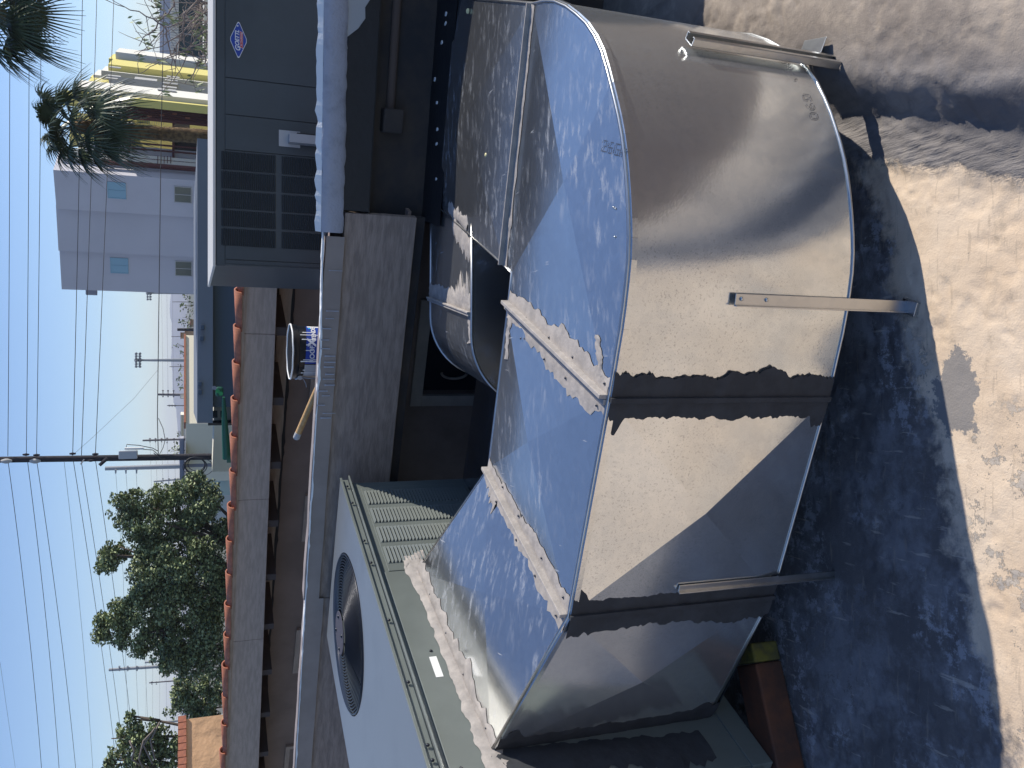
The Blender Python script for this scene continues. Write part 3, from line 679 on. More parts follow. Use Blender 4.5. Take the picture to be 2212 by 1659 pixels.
# fascia boards
for s0, s1 in ((-.405, 1.27), (1.273, 3.4)):
    b = MB(); b.box(nP(s0, .800, 0), nd * (s1 - s0), nn * -.035, V(0, 0, .262)); b.obj('fascia_board', M['fascia'], eave, bevel=.003)
for s0, s1, z0, z1 in ((-.32, 1.265, 1.060, 1.125), (1.262, 2.42, 1.040, 1.118), (2.425, 3.4, 1.036, 1.113)):
    b = MB(); n_ = 24; vs = []
    for i in range(n_ + 1):
        s_ = s0 + (s1 - s0) * i / n_; wz = .003 * fbm(s_, z0, 5, 3); wo = .002 * fbm(s_, 1, 4, 5)
        vs += [nP(s_, z0 + wz * .6, .012 + wo), nP(s_, z1 + wz, .009 + wo), nP(s_, z1 + wz - .004, -.07)]
    fs = [(i * 3, i * 3 + 3, i * 3 + 4, i * 3 + 1) for i in range(n_)] + [(i * 3 + 1, i * 3 + 4, i * 3 + 5, i * 3 + 2) for i in range(n_)]
    b.add(vs, fs); b.obj('drip_flashing', M['flashing'], eave, fixn=True)
# crust of white coating along the roof edge
b = MB(); n_ = 220; vs = []
s0, s1 = -.36, 3.4
for i in range(n_ + 1):
    s_ = s0 + (s1 - s0) * i / n_; z = 1.125 - .010 * max(0, s_ - .6) / 2 - .005 + .02 * max(0, .1 - s_) / .46; hh = .001 + .0035 * max(0, fbm(s_, 2, 9, 4) + .3) + .002 * abs(fbm(s_, 3, 40, 6)); k = 1.6 if s_ < .3 else 1
    vs += [nP(s_, z - .002 - .006 * max(0, fbm(s_, 5, 14, 2)), .0135), nP(s_, z + hh * .7 * k, .012), nP(s_, z + hh * k, .0), nP(s_, z - .004, -.06 - .02 * fbm(s_, 1, 6, 8))]
fs = [(i * 4 + j, (i + 1) * 4 + j, (i + 1) * 4 + j + 1, i * 4 + j + 1) for i in range(n_) for j in range(3)]
b.add(vs, fs); b.obj('roof_edge_coating', M['whitepaint'], eave, fixn=True)
# drips of paint on the flashing
for s_ in (-.195, -.04, -.01, .03, .075, .11, .14, .165, .185, .215, .235, .26, .285, .305, .345, .38, .40):
    b = MB(); L_ = R_.uniform(.028, .05); w_ = R_.uniform(.003, .0065); zt_ = R_.choice((1.122, 1.105, 1.098)) if s_ > 0 else 1.11; zz = [zt_ - L_ * k / 5 for k in range(6)]; vs = []
    for k, z in enumerate(zz):
        ww = w_ * (1.5 if k == 0 else .8 + .25 * fbm(s_ * 9, z, 30, 2)); vs += [nP(s_ - ww / 2, z, .0165), nP(s_ + ww / 2, z, .0165)]
    b.add(vs, [(2 * k, 2 * k + 1, 2 * k + 3, 2 * k + 2) for k in range(5)]); b.obj('paint_drip', M['whitecoat'], eave)
# right part of the roof edge: thick pale coating, black mastic, recessed wall
rp = [(-.405 - i * .06) for i in range(0, 31)]
def rP(u, z, o_=0):      # u: distance to the right along the repaired edge
    p0, p1 = V(.60, 3.12, 0), V(1.62, 2.814, 0); z = z + .022 + .03 * u if z > .95 else z; d_ = (p1 - p0).normalized(); return p0 + d_ * u + V(-d_.y * -1, -d_.x, 0).normalized() * 0 + V(d_.y, -d_.x, 0) * o_ + V(0, 0, z)
b = MB(); n_ = 90; vs = []
for i in range(n_ + 1):
    u = -.06 + 1.6 * i / n_; zz = 1.128 + .004 * fbm(u, 0, 5, 1); lowz = 1.046 + .006 * fbm(u, 0, 3, 6) + .004 * fbm(u, 0, 24, 7)
    oo = .014 + .006 * fbm(u, 0, 7, 9)
    vs += [rP(u, lowz, .006), rP(u, lowz + .012, oo), rP(u, mix(lowz, zz, .55), oo + .004 * fbm(u, 3, 11, 3)), rP(u, zz - .005, oo), rP(u, zz + .004 + .004 * fbm(u, 1, 30, 2), .0), rP(u, zz - .01, -.10)]
b.add(vs, [(i * 6 + j, (i + 1) * 6 + j, (i + 1) * 6 + j + 1, i * 6 + j + 1) for i in range(n_) for j in range(5)])
b.obj('roof_edge_coating', M['whitecoat'], eave, smooth=True, fixn=True)
b = MB(); n_ = 90; vs = []
for i in range(n_ + 1):
    u = -.06 + 1.6 * i / n_; vs += [rP(u, 1.126, .012), rP(u, 1.143 + .006 * fbm(u, 1, 30, 2) + .004 * R_.random(), -.002), rP(u, 1.130, -.05 - .01 * fbm(u, 3, 9, 1))]
b.add(vs, [(i * 3 + j, (i + 1) * 3 + j, (i + 1) * 3 + j + 1, i * 3 + j + 1) for i in range(n_) for j in range(2)]); b.obj('roof_edge_coating', M['whitepaint'], eave, fixn=True)
b = MB(); b.box(rP(.02, .955, -.02), rP(1.6, 0) - rP(.02, 0), rP(0, 0, .02) - rP(0, 0, 0), V(0, 0, .105)); b.obj('edge_board', M['blackmastic'], eave, bevel=.002)
# old white paint on the board, ragged
b = MB(); vs = []; n_ = 26
for i in range(n_ + 1):
    t = i / n_; u = .56 + .9 * t; zb = 1.045 - .082 * min(1, t * 6) + .016 * fbm(u, 0, 16, 3) + (.018 if int(u * 31) % 3 == 0 else 0); vs += [rP(u, 1.055, .0035), rP(u, min(1.054, max(.958, zb)), .0035)]
b.add(vs, [(2 * i, 2 * i + 2, 2 * i + 3, 2 * i + 1) for i in range(n_)]); b.obj('old_paint', M['palegrey'], eave, fixn=True)
# recessed wall with conduit, sheet flashing over the duct
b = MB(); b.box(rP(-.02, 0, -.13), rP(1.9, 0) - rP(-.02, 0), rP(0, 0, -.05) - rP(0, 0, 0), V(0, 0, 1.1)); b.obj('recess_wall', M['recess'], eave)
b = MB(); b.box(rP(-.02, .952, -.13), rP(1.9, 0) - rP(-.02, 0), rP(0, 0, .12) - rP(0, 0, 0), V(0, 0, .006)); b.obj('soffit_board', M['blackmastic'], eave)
b = MB(); n_ = 40; vs = []
for i in range(n_ + 1):
    u = .0 + 1.7 * i / n_; vs += [rP(u, ZT + .006, .16), rP(u, ZT + .012, -.11), rP(u, ZT + .095 + .05 * max(0, fbm(u, 0, 2.2, 5)), -.125)]
b.add(vs, [(i * 3 + j, (i + 1) * 3 + j, (i + 1) * 3 + j + 1, i * 3 + j + 1) for i in range(n_) for j in range(2)]); b.obj('apron_flashing', M['blackmastic'], eave, fixn=True)
for (u, o_) in ((.28, .06), (.33, .055), (.42, .02), (.62, .03), (.68, .06), (.71, .055), (.50, -.03), (.16, .09)):
    b = MB(); c = rP(u, ZT + .0115, o_); b.prism([c + V(math.cos(a) * .006 * R_.uniform(.6, 1.5), math.sin(a) * .010 * R_.uniform(.6, 1.3), 0) for a in np.linspace(0, 6.283, 9)[:-1]], V(0, 0, .003)); b.obj('paint_spot', M['whitepaint'], eave)
pipe = thing('conduit_pipe', 'rusty brown pipe running under the roof edge at the right, ending in a grey block', 'pipe', rP(.9, .90, -.07))
b = MB(); b.tube([rP(.37, .908, -.07), rP(1.7, .905, -.07)], .016, 14); b.obj('pipe_run', M['rafter'], pipe, auto=50)
b = MB(); b.box(rP(.30, .865, -.115), A1 * .085, rP(0, 0, .09) - rP(0, 0, 0), V(0, 0, .075)); b.obj('end_block', M['recess'], pipe, bevel=.008)
# wall behind the fascia with its window, soffit, gap wall
wO = .36
def wP(s_, z, o_=0): return nP(s_, z, -wO + o_)
ws0, ws1, wz0, wz1 = .075, .47, .33, .605        # window opening
b = MB()
b.box(wP(-.6, -.2, -.08), nd * (.6 + ws0), nn * .08, V(0, 0, 1.25)); b.box(wP(ws1, -.2, -.08), nd * 3.2, nn * .08, V(0, 0, 1.25))
b.box(wP(ws0, -.2, -.08), nd * (ws1 - ws0), nn * .08, V(0, 0, wz0 + .2)); b.box(wP(ws0, wz1, -.08), nd * (ws1 - ws0), nn * .08, V(0, 0, 1.05 - wz1))
b.obj('wall', M['wall'], eave)
b = MB(); b.box(nP(-.42, .815, -.034), nd * 3.9, nn * -(wO - .034), V(0, 0, .012)); b.obj('soffit', M['wall'], eave)
wf = MB(); fw = .052
for (s_, z, ds, dz) in ((ws0 - fw, wz0 - fw, ws1 - ws0 + 2 * fw, fw), (ws0 - fw, wz1, ws1 - ws0 + 2 * fw, fw), (ws0 - fw, wz0, fw, wz1 - wz0), (ws1, wz0, fw, wz1 - wz0)):
    wf.box(wP(s_, z, .001), nd * ds, nn * .022, V(0, 0, dz))
wfo = wf.obj('window_frame', M['trim'], eave, bevel=.002)
b = MB(); b.box(wP(ws0, wz0, -.045), nd * (ws1 - ws0), nn * .004, V(0, 0, wz1 - wz0)); o = b.obj('window_pane', M['glass'], eave)
b = MB(); pts = [wP(ws0 + .31 + .045 * math.cos(a) * .6, wz0 + .12 + .06 * math.sin(a), -.038) for a in np.linspace(-1.4, 1.7, 12)]; b.tube(pts, .006, 6); b.obj('hook', M['trim'], eave, smooth=True)
# upper roof
ur = MB(); zr = .86
ur.quad(rP(1.9, 0, -.14) + UP * zr, rP(-.02, 0, -.14) + UP * zr, nP(-.40, zr, -.05), nP(6, zr, -.05), V(-6, 7.0, zr), V(.4, 5.12, zr), V(3.6, 5.12, zr))
tag(ur.obj('upper_roof_surface', M['farroof'], fixn=True), kind='structure')
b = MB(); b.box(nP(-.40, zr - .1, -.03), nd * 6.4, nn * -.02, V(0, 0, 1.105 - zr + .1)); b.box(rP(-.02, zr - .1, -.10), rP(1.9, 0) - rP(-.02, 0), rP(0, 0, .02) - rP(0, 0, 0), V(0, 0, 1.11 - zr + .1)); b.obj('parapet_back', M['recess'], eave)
tag(MB().box(V(-6, 4.6, -4.2), V(11, 0, 0), V(0, .2, 0), V(0, 0, 5.04)).obj('upper_roof_walls', M['wall']), kind='structure')

# ================================================================== PAIL AND ROLLER HANDLE ON THE UPPER ROOF
pc = V(.14, 3.86, 0); PR = .116; pz0, pz1 = .92, 1.172
pail = thing('paint_pail', 'black plastic pail with a blue label and white paint splashes behind the roof edge', 'pail', pc + V(0, 0, pz0))
b = MB(); b.tube([pc + V(0, 0, pz0 - .06), pc + V(0, 0, pz1 - .028)], [PR * .93, PR * .975], 40, cap=False); b.tube([pc + V(0, 0, pz1 - .028), pc + V(0, 0, pz1 - .024), pc + V(0, 0, pz1)], [PR * .98, PR * 1.02, PR * 1.02], 40, cap=False); b.obj('pail_body', M['pail'], pail, auto=50)
b = MB(); b.tube([pc + V(math.cos(a) * PR * 1.02, math.sin(a) * PR * 1.02, pz1 + .0006 * math.sin(a * 9)) for a in np.linspace(0, 2 * math.pi, 60)], .0035, 6, cap=False); b.obj('pail_rim', M['whitepaint'], pail, smooth=True)
b = MB(); b.prism([pc + V(math.cos(a) * PR * .96, math.sin(a) * PR * .96, pz1 - .004) for a in np.linspace(0, 2 * math.pi, 32, endpoint=False)], V(0, 0, .002)); b.obj('pail_lid', mat('dull_black_lid', (.012, .013, .016), .9, spec=.1), pail)
def pp(a, z, o_=.0015): r_ = PR * (.93 + .045 * (z - pz0 + .06) / .29) + o_; return pc + V(math.sin(a) * r_, -math.cos(a) * r_, z)
def cyl_patch(a0, a1, z0, z1, o_, slant=0):
    b = MB(); n_ = 18
    b.add([pp(mix(a0, a1, i / n_), z, o_) for i in range(n_ + 1) for z in (z0, z1 + slant * i / n_)], [(2 * i, 2 * i + 2, 2 * i + 3, 2 * i + 1) for i in range(n_)]); return b
cyl_patch(-.50, 1.25, .96, 1.122, .0015, -.012).obj('label', M['blue'], pail); cyl_patch(-1.15, -.54, .96, 1.122, .0015).obj('label', M['palegrey'], pail)
cyl_patch(1.12, 1.24, .96, 1.106, .0022).obj('label_edge', M['white'], pail)
for i, (a, z1_, z0_, w_) in enumerate(((-.95, 1.135, 1.065, .028), (-.8, 1.128, 1.118, .03), (-.42, 1.14, 1.05, .03), (-.35, 1.13, 1.06, .02), (.0, 1.12, 1.09, .02), (.42, 1.135, 1.09, .025), (.62, 1.14, 1.062, .02), (.75, 1.13, 1.075, .02), (.20, 1.118, 1.10, .03))):
    cyl_patch(a, a + w_ * 1.4, z0_, z1_, .0028).obj('paint_run', M['whitepaint'], pail)
cyl_patch(.98, 1.06, 1.092, 1.103, .003).obj('sticker', mat('cyan_dot', (.05, .45, .8), .4), pail)
def wrap_text(txt, size, a_c, zc, m, shear=0, off=0, oo=.0035, sp=1.0):
    me = text_mesh(txt, size, shear, off, 0, sp)
    for v in me.vertices: P = pp(a_c + v.co.x / PR, zc + v.co.y, oo); v.co = P - pail.location
    me.materials.append(m); o = bpy.data.objects.new('lettering', me); C.objects.link(o); o.parent = pail
wrap_text('ROOF', .027, -.12, 1.092, M['white'], off=.0009); wrap_text('X', .044, .32, 1.092, M['white'], off=.0026); wrap_text('TENDER', .025, .80, 1.083, M['white'], off=.0009)
b = MB(); hp_ = pp(-1.25, 1.135, .003); b.tube([pp(-1.45, 1.15, .004), pp(-1.25, 1.14, .006)], .006, 8); b.tube([hp_, pp(-1.2, 1.10, .012), pp(-1.15, 1.02, .016), pp(-1.1, .97, .016)], .0022, 6); b.obj('handle_wire', M['steel'], pail, smooth=True)
b = MB(); b.tube([hp_ + nn * .002, hp_ + nn * .010], .010, 12); b.obj('handle_ear', M['steel'], pail, auto=50)
b = MB(); b.tube([hp_, hp_ + V(-.01, 0, -.016), hp_ + V(-.03, 0, -.026), hp_ + V(-.045, 0, -.028)], .002, 6); b.obj('loose_tab', M['steel'], pail, smooth=True)
st = thing('roller_handle', 'pale wooden roller handle leaning on the roof edge left of the pail', 'stick', D(690, 825, 3.66))
p0, p1 = D(700, 805, 3.62), D(640, 946, 3.75)
b = MB(); b.tube([p0, mix(p0, p1, .3), mix(p0, p1, .93), p1], [.0105, .0125, .0135, .0125], 14); b.obj('wooden_shaft', M['wood'], st, auto=50)
b = MB(); dd = (p1 - p0).normalized(); b.tube([p1 - dd * .025, p1 + dd * .001, p1 + dd * .006], [.0142, .0140, .009], 14); b.obj('grey_tip', M['palegrey'], st, auto=50)

# ================================================================== DARK UNIT ON THE UPPER ROOF (right)
gY = 4.2; gx0, gx1, gz0, gz1, gd = .545, 2.25, .87, 1.476, .91
gu = thing('packaged_unit', 'dark slate packaged air conditioner with a blue diamond badge on the upper roof', 'air conditioner', (1.3, gY + .5, gz0))
b = MB(); b.box(V(gx0, gY, gz0), V(gx1 - gx0, 0, 0), V(0, gd, 0), V(0, 0, gz1 - gz0 - .01)); b.obj('cabinet', M['goettl'], gu, bevel=.004)
b = MB(); b.box(V(gx0 - .008, gY - .008, gz1 - .010), V(gx1 - gx0 + .016, 0, 0), V(0, gd, 0), V(0, 0, .012)); b.obj('lid', M['goettl_top'], gu, bevel=.002)
b = MB(); b.box(V(gx0 - .004, gY - .005, gz1 - .05), V(gx1 - gx0 + .006, 0, 0), V(0, .005, 0), V(0, 0, .036)); b.obj('top_rail', M['goettl'], gu, bevel=.001)
def gx(y, x=600): return D(x, y, gY).x
def gz(x, y=300): return D(x, y, gY).z
xs_ = [gx(y) for y in (575, 566, 334, 259, 181, -140)]
names = ['corner_post', 'grille_frame', 'door_panel', 'door_panel', 'door_panel']
for i in range(5):
    b = MB(); b.box(V(xs_[i] + .002, gY - .006, gz0 + .02), V(xs_[i + 1] - xs_[i] - .004, 0, 0), V(0, .005, 0), V(0, 0, gz1 - gz0 - .072)); b.obj(names[i], M['goettl'], gu, bevel=.001)
cols = [(338, 375), (380, 415), (421, 457), (462, 495), (501, 536)]
for y0, y1 in cols:
    for x0, x1 in ((478, 595), (608, 720)):
        a0, a1_ = gx(y1), gx(y0); z1_, z0_ = gz(x0), gz(x1); b = MB()
        b.box(V(a0, gY - .009, z0_), V(a1_ - a0, 0, 0), V(0, .002, 0), V(0, 0, z1_ - z0_), mi=1); z = z0_ + .002
        while z < z1_ - .003:
            b.add([V(a0, gY - .0095, z), V(a1_, gY - .0095, z), V(a1_, gY - .014, z + .0035), V(a0, gY - .014, z + .0035), V(a0, gY - .0095, z + .0055), V(a1_, gY - .0095, z + .0055)], [(0, 1, 2, 3), (3, 2, 5, 4)]); z += .0095
        b.obj('grille_panel', [M['goettl'], M['goettl_dark']], gu)
b = MB(); b.box(V(gx(318, 620), gY - .0085, gz(648)), V(gx(283, 620) - gx(318, 620), 0, 0), V(0, .002, 0), V(0, 0, gz(602) - gz(648))); b.obj('rating_plate', M['palegrey'], gu)
b = MB(); b.box(V(gx(315, 650), gY - .05, gz(712)), V(gx(296, 650) - gx(315, 650), 0, 0), V(0, .041, 0), V(0, 0, gz(622) - gz(712))); b.obj('steel_bracket', M['steel'], gu, bevel=.002)
b = MB(); b.box(V(gx(300, 650), gY - .03, gz(712)), V(.02, 0, 0), V(0, .022, 0), V(0, 0, gz(640) - gz(712))); b.obj('cable_gland', M['black'], gu)
# badge
bc = D(515, 87.5, gY); bc.y = gY - .008; hw, hh = (gx(46, 515) - gx(129, 515)) / 2, (gz(495, 87) - gz(533, 87)) / 2
def diamond(k, y, rnd=.12):
    pts = []
    for (cx, cz) in ((1, 0), (0, 1), (-1, 0), (0, -1)):
        nx_, nz_ = -cz, cx
        for t in (-rnd, -rnd * .5, 0, rnd * .5, rnd): 
            q = 1 - abs(t) if True else 1; pts.append(V(bc.x + hw * k * (cx * (1 - rnd * .55 - t * t * 2) + nx_ * t), y, bc.z + hh * k * (cz * (1 - rnd * .55 - t * t * 2) + nz_ * t)))
    return pts
for k, dy, nm, m in ((1.0, 0, 'badge_border', 'white'), (.93, -.001, 'badge', 'blue')):
    b = MB(); b.prism(diamond(k, bc.y + dy), V(0, .0008, 0)); b.obj(nm, M[m], gu, fixn=True)
fr_ = lambda x, z, dy: frame((bc.x + x, bc.y + dy, bc.z + z), (1, 0, 0), (0, 0, 1), (0, -1, 0))
mesh_obj(text_mesh('G', hh * .80, .3, hh * .018), 'lettering', M['white'], gu, fr_(-hw * .47, hh * .06, -.0022))
mesh_obj(text_mesh('OETTL', hh * .64, .3, hh * .014, spacing=.96), 'lettering', M['white'], gu, fr_(hw * .08, hh * .14, -.0022))
b = MB(); b.prism([V(bc.x + hw * x, bc.y - .0022, bc.z + hh * z) for x, z in ((-.44, -.5), (.40, -.5), (.46, -.16), (-.38, -.16))], V(0, .0008, 0)); b.obj('badge_panel', M['white'], gu, fixn=True)
b = MB(); b.prism([V(bc.x + hw * x, bc.y - .0030, bc.z + hh * z) for x, z in ((-.42, -.47), (.385, -.47), (.44, -.19), (-.365, -.19))], V(0, .0008, 0)); b.obj('badge_panel', M['red'], gu, fixn=True)
mesh_obj(text_mesh('Air Conditioning', hh * .24, .3), 'lettering', M['white'], gu, fr_(hw * .02, -hh * .32, -.0042))
b = MB(); c = V(bc.x + hw * .68, bc.y - .002, bc.z + hh * .02); b.box(c, V(.006, 0, 0), V(0, .0005, 0), V(0, 0, .006)); b.obj('badge_mark', M['white'], gu)

# ================================================================== NEIGHBOUR WALL WITH TILED TOP
T0, T1 = V(.83, 6.29, 0), V(-3.878, 9.26, 0); td = (T1 - T0).normalized(); tn = V(td.y, -td.x, 0)
if tn.y > 0: tn = -tn
tl = (T1 - T0).length
nb = thing('tiled_eave_building', 'tan plastered house with a wooden fascia topped by terracotta barrel tiles', 'building', (-1.5, 9, 0))
def tP(s_, z, o_=0): return T0 + td * s_ + tn * o_ + V(0, 0, z)
TL = tl + 3
fz = lambda s_: mix(.985, .885, s_ / tl)
for s0, s1 in ((-1.5, .55), (.553, 2.10), (2.103, 3.75), (3.753, TL)):
    b = MB(); vs = [tP(s0, fz(s0)), tP(s1, fz(s1)), tP(s1, 1.235), tP(s0, 1.235)]; b.prism(vs, -tn * .05); b.obj('fascia_board', M['tanfascia'], nb, bevel=.004, fixn=True)
b = MB(); b.prism([tP(-1.5, 1.195, .018), tP(TL, 1.19, .018), tP(TL, 1.24, .018), tP(-1.5, 1.24, .018)], -tn * .017); b.obj('trim_board', M['tanfascia'], nb, fixn=True)
wo_ = -.62
b = MB(); b.box(tP(-2, -4.2, wo_), td * (TL + 2), tn * -.2, V(0, 0, 5.299)); b.obj('wall', M['tanwall'], nb)
b = MB(); b.box(tP(-1.5, 1.10, -.05), td * (TL + 1.5), tn * -.57, V(0, 0, .02)); b.obj('soffit', M['rafter'], nb)
s_ = -.1
while s_ < TL:
    b = MB(); b.box(tP(s_, .90 - .02 * s_, -.052), td * .07, tn * -.56, V(0, 0, .19)); b.obj('rafter', M['rafter'], nb); s_ += .62
b = MB(); b.box(tP(-1.5, .80, wo_ + .001), td * (TL + 1), tn * .03, V(0, 0, .10)); b.obj('wall_plate', M['tanfascia'], nb)
# flaking mortar line
b = MB(); vs = []; n_ = 160
for i in range(n_ + 1):
    q = -1.4 + (TL + 1) * i / n_; vs += [tP(q, .80 + .012 * fbm(q, 0, 4, 3), wo_ + .036), tP(q, .80 - .018 - .016 * abs(fbm(q, 0, 9, 4)), wo_ + .034)]
b.add(vs, [(2 * i, 2 * i + 2, 2 * i + 3, 2 * i + 1) for i in range(n_)]); b.obj('mortar_line', M['darkrecess'], nb, fixn=True)
for ya, yb in ((815, 880), (1067, 1165), (1355, 1447), (1603, 1720)):
    pa = onplane(660, ya, tP(0, 0, wo_), td); pb = onplane(660, yb, tP(0, 0, wo_), td); sa = (pa - tP(0, 0, wo_)).dot(td); sb_ = (pb - tP(0, 0, wo_)).dot(td)
    za = onplane({815: 668, 1067: 655, 1355: 636, 1603: 612}[ya], (ya + yb) / 2, tP(0, 0, wo_), td).z
    fr = MB(); w_ = .05; h_ = .5; L_ = sb_ - sa
    for (x, z, dx, dz) in ((0, -w_, L_, w_), (0, -h_, w_, h_ - w_), (L_ - w_, -h_, w_, h_ - w_)): fr.box(tP(sa + x, za + z, wo_ + .001), td * dx, tn * .03, V(0, 0, dz))
    fr.obj('window_frame', M['tanfascia'], nb); b = MB(); b.box(tP(sa + w_, za - h_, wo_ + .002), td * (L_ - 2 * w_), tn * .006, V(0, 0, h_ - w_)); b.obj('window_pane', M['wall'], nb)
# barrel tiles: each a tapered half-round shell, overlapping the next
def tile_mesh():
    L_, r0, r1, th = .40, .052, .041, .011; b = MB(); n_ = 10; vs = []
    for (r_, x) in ((r0, 0), (r1, L_)):
        for rr_ in (r_, r_ - th):
            vs += [V(x, math.cos(math.pi * k / n_) * rr_, math.sin(math.pi * k / n_) * rr_) for k in range(n_ + 1)]
    k = n_ + 1; fs = []
    for i in range(n_): fs += [(i, i + 1, 2 * k + i + 1, 2 * k + i), (k + i, 3 * k + i, 3 * k + i + 1, k + i + 1), (i, k + i, k + i + 1, i + 1), (2 * k + i, 2 * k + i + 1, 3 * k + i + 1, 3 * k + i)]
    b.add(vs, fs); return b.mesh('roof_tile', M['tile'])
tm = tile_mesh(); tm.polygons.foreach_set('use_smooth', [True] * len(tm.polygons)); 
ty = [312, 394, 472, 550, 625, 703, 780, 859, 938, 1015, 1090, 1163, 1235, 1303, 1370, 1435, 1500, 1560, 1620, 1678]
ss = []
for y in ty:
    p = onplane(508 - (y - 570) * .027, y, tP(0, 0), td); ss.append((p - tP(0, 0)).dot(td))
for i, s_ in enumerate(ss):
    L_ = (ss[i + 1] - s_) if i + 1 < len(ss) else .4
    P = tP(s_, 1.222 + .004 * R_.uniform(-1, 1), -.0) - nb.location
    tilt = .035 + R_.uniform(-.01, .01); sx = L_ / .40 * 1.10
    ax = (td * math.cos(tilt) + V(0, 0, -math.sin(tilt))).normalized(); az = ax.cross(tn).normalized(); az = az if az.z > 0 else -az
    k = R_.uniform(.95, 1.05); put(tm, 'roof_tile', nb, frame(P, ax * sx, -tn * k, az * k))
b = MB(); b.quad(tP(-1.5, .8, -.9), tP(TL, .8, -.9), tP(TL, .8, -5), tP(-1.5, .8, -5)); b.obj('flat_roof', M['farroof'], nb, fixn=True)

# orange stucco parapet with coping tiles
os_ = thing('stucco_parapet', 'orange stucco parapet wall capped with small terracotta bricks at the left edge', 'wall', (-6, 14, 0))
q0, q1 = D(383, 1556, 13.5), D(383, 1760, 12.7); qd = (V(q1.x, q1.y, 0) - V(q0.x, q0.y, 0)).normalized(); qn = V(-qd.y, qd.x, 0); qn = qn if qn.y > 0 else -qn; ql = (q1 - q0).length
zt_ = q0.z
b = MB(); b.box(V(q0.x, q0.y, -4.2), qd * (ql + 3), qn * .4, V(0, 0, zt_ - .12 + 4.2)); b.obj('parapet_wall', M['stucco'], os_)
cb = MB(); cb.box(V(0, 0, 0), V(.088, 0, 0), V(0, .5, 0), V(0, 0, .11)); cm = cb.mesh('coping_brick', M['tile'])
for i in range(26): put(cm, 'coping_brick', os_, frame(V(q0.x, q0.y, zt_ - .12) + qd * (i * .098 - .04) - qn * .05 + V(0, 0, R_.uniform(-.004, .004)) - os_.location, qd, qn, UP))
b = MB(); b.box(V(q0.x, q0.y, zt_ - .118) - qd * .02, qd * ql, qn * .38, V(0, 0, .10)); b.obj('mortar_bed', M['palegrey'], os_)

# ================================================================== BUILDINGS BEYOND
def wallbox(O, d, L_, depth, z0, z1, out_):      # a box whose front runs from O along d; out_ = outward normal
    b = MB(); b.box(V(O.x, O.y, z0), d * L_, out_ * -depth, V(0, 0, z1 - z0)); return b
# blue-grey building
by = 24.0; z1_ = D(426, 750, by).z; z2_ = D(460, 750, by).z; xl1, xl2, xr = D(440, 914, by).x, D(480, 880, by).x, D(440, 300, by).x
bb = thing('blue_building', 'long flat-roofed blue-grey building with a projecting parapet band', 'building', (0, 26, -4.2))
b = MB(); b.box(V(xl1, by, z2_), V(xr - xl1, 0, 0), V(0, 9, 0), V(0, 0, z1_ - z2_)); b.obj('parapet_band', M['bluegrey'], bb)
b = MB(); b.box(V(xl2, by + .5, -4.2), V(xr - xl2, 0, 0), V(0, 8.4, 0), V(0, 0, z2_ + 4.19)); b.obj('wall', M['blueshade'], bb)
for (x, y) in ((437, 707), (436, 731), (432, 829), (432, 847)):
    P = D(x, y, by - .06); b = MB(); b.cbox(P, .12, .1, .10); b.obj('floodlight', M['blueshade'], bb, bevel=.01)
P0, P1 = D(467, 600, by + .49), D(482, 583, by + .49); b = MB(); b.box(V(P0.x, by + .47, P1.z), V(P1.x - P0.x, 0, 0), V(0, .03, 0), V(0, 0, P0.z - P1.z)); b.obj('wall_vent', M['darkrecess'], bb)
# sunlit cream building
cn = V(.62, -.785, 0); cd = V(.785, .62, 0)
def along(x, y, P, d): return onplane(x, y, P, d)
cb_ = thing('cream_building', 'sunlit cream flat-roofed building behind the blue-grey one', 'building', (0, 45, -4.2))
pr = D(401, 724, 46.0); pl_ = onplane(401, 915, pr, cd); L_ = (pr.to_2d() - pl_.to_2d()).length
wallbox(V(pl_.x, pl_.y, 0), cd, L_, 5, -4.2, pr.z, cn).obj('wall', M['cream'], cb_)
b = MB(); b.box(V(pl_.x, pl_.y, pr.z) + cn * .1, cd * L_, -cn * .5, V(0, 0, .08)); b.obj('roof_edge', M['tile'], cb_)
cl = thing('cream_annex', 'cream wall with two small windows left of the blue-grey building', 'building', (-6, 30, -4.2))
a0 = D(462, 879, 31.0); a1_ = onplane(462, 913, a0, cd); L_ = (a0.to_2d() - a1_.to_2d()).length
wallbox(V(a1_.x, a1_.y, 0), cd, L_, 3, -4.2, a0.z, cn).obj('wall', M['cream'], cl)
for x in (470, 488):
    P = onplane(x, 902, a0, cd); b = MB(); b.box(P + cn * .01, cd * .28, -cn * .05, V(0, 0, .17)); f = b.obj('window', M['windark'], cl)
b = MB(); b.box(V(a1_.x, a1_.y, -4.2) + cn * .05 - cd * .15, cd * .12, cn * .12, V(0, 0, a0.z + 4.4)); b.obj('downpipe', M['black'], cl)
# mint and grey building
my = 52.0
mg = thing('mint_building', 'pale mint building with a grey parapet behind the utility pole', 'building', (-5, 54, -4.2))
def bx(x0, x1, y0, y1, Y, dep, m, nm, par): # x: rows top..bottom, y: columns right..left
    a, c = D(x1, y1, Y), D(x0, y0, Y); a2, c2 = D(x1, y0, Y), D(x0, y1, Y)
    b = MB(); xl, xr_ = D((x0 + x1) / 2, y1, Y).x, D((x0 + x1) / 2, y0, Y).x; b.box(V(xl, Y, a.z), V(xr_ - xl, 0, 0), V(0, dep, 0), V(0, 0, c.z - a.z)); return b.obj(nm, M[m], par)
bx(400, 420, 891, 1064, my, 6, 'greyband', 'parapet', mg); bx(420, 520, 915, 958, my + .3, 5, 'palegrey', 'wall', mg); bx(420, 520, 957, 1070, my + .35, 5, 'mint', 'wall', mg)
bx(419, 421, 957, 1060, my - .1, .2, 'greyband', 'string_course', mg)
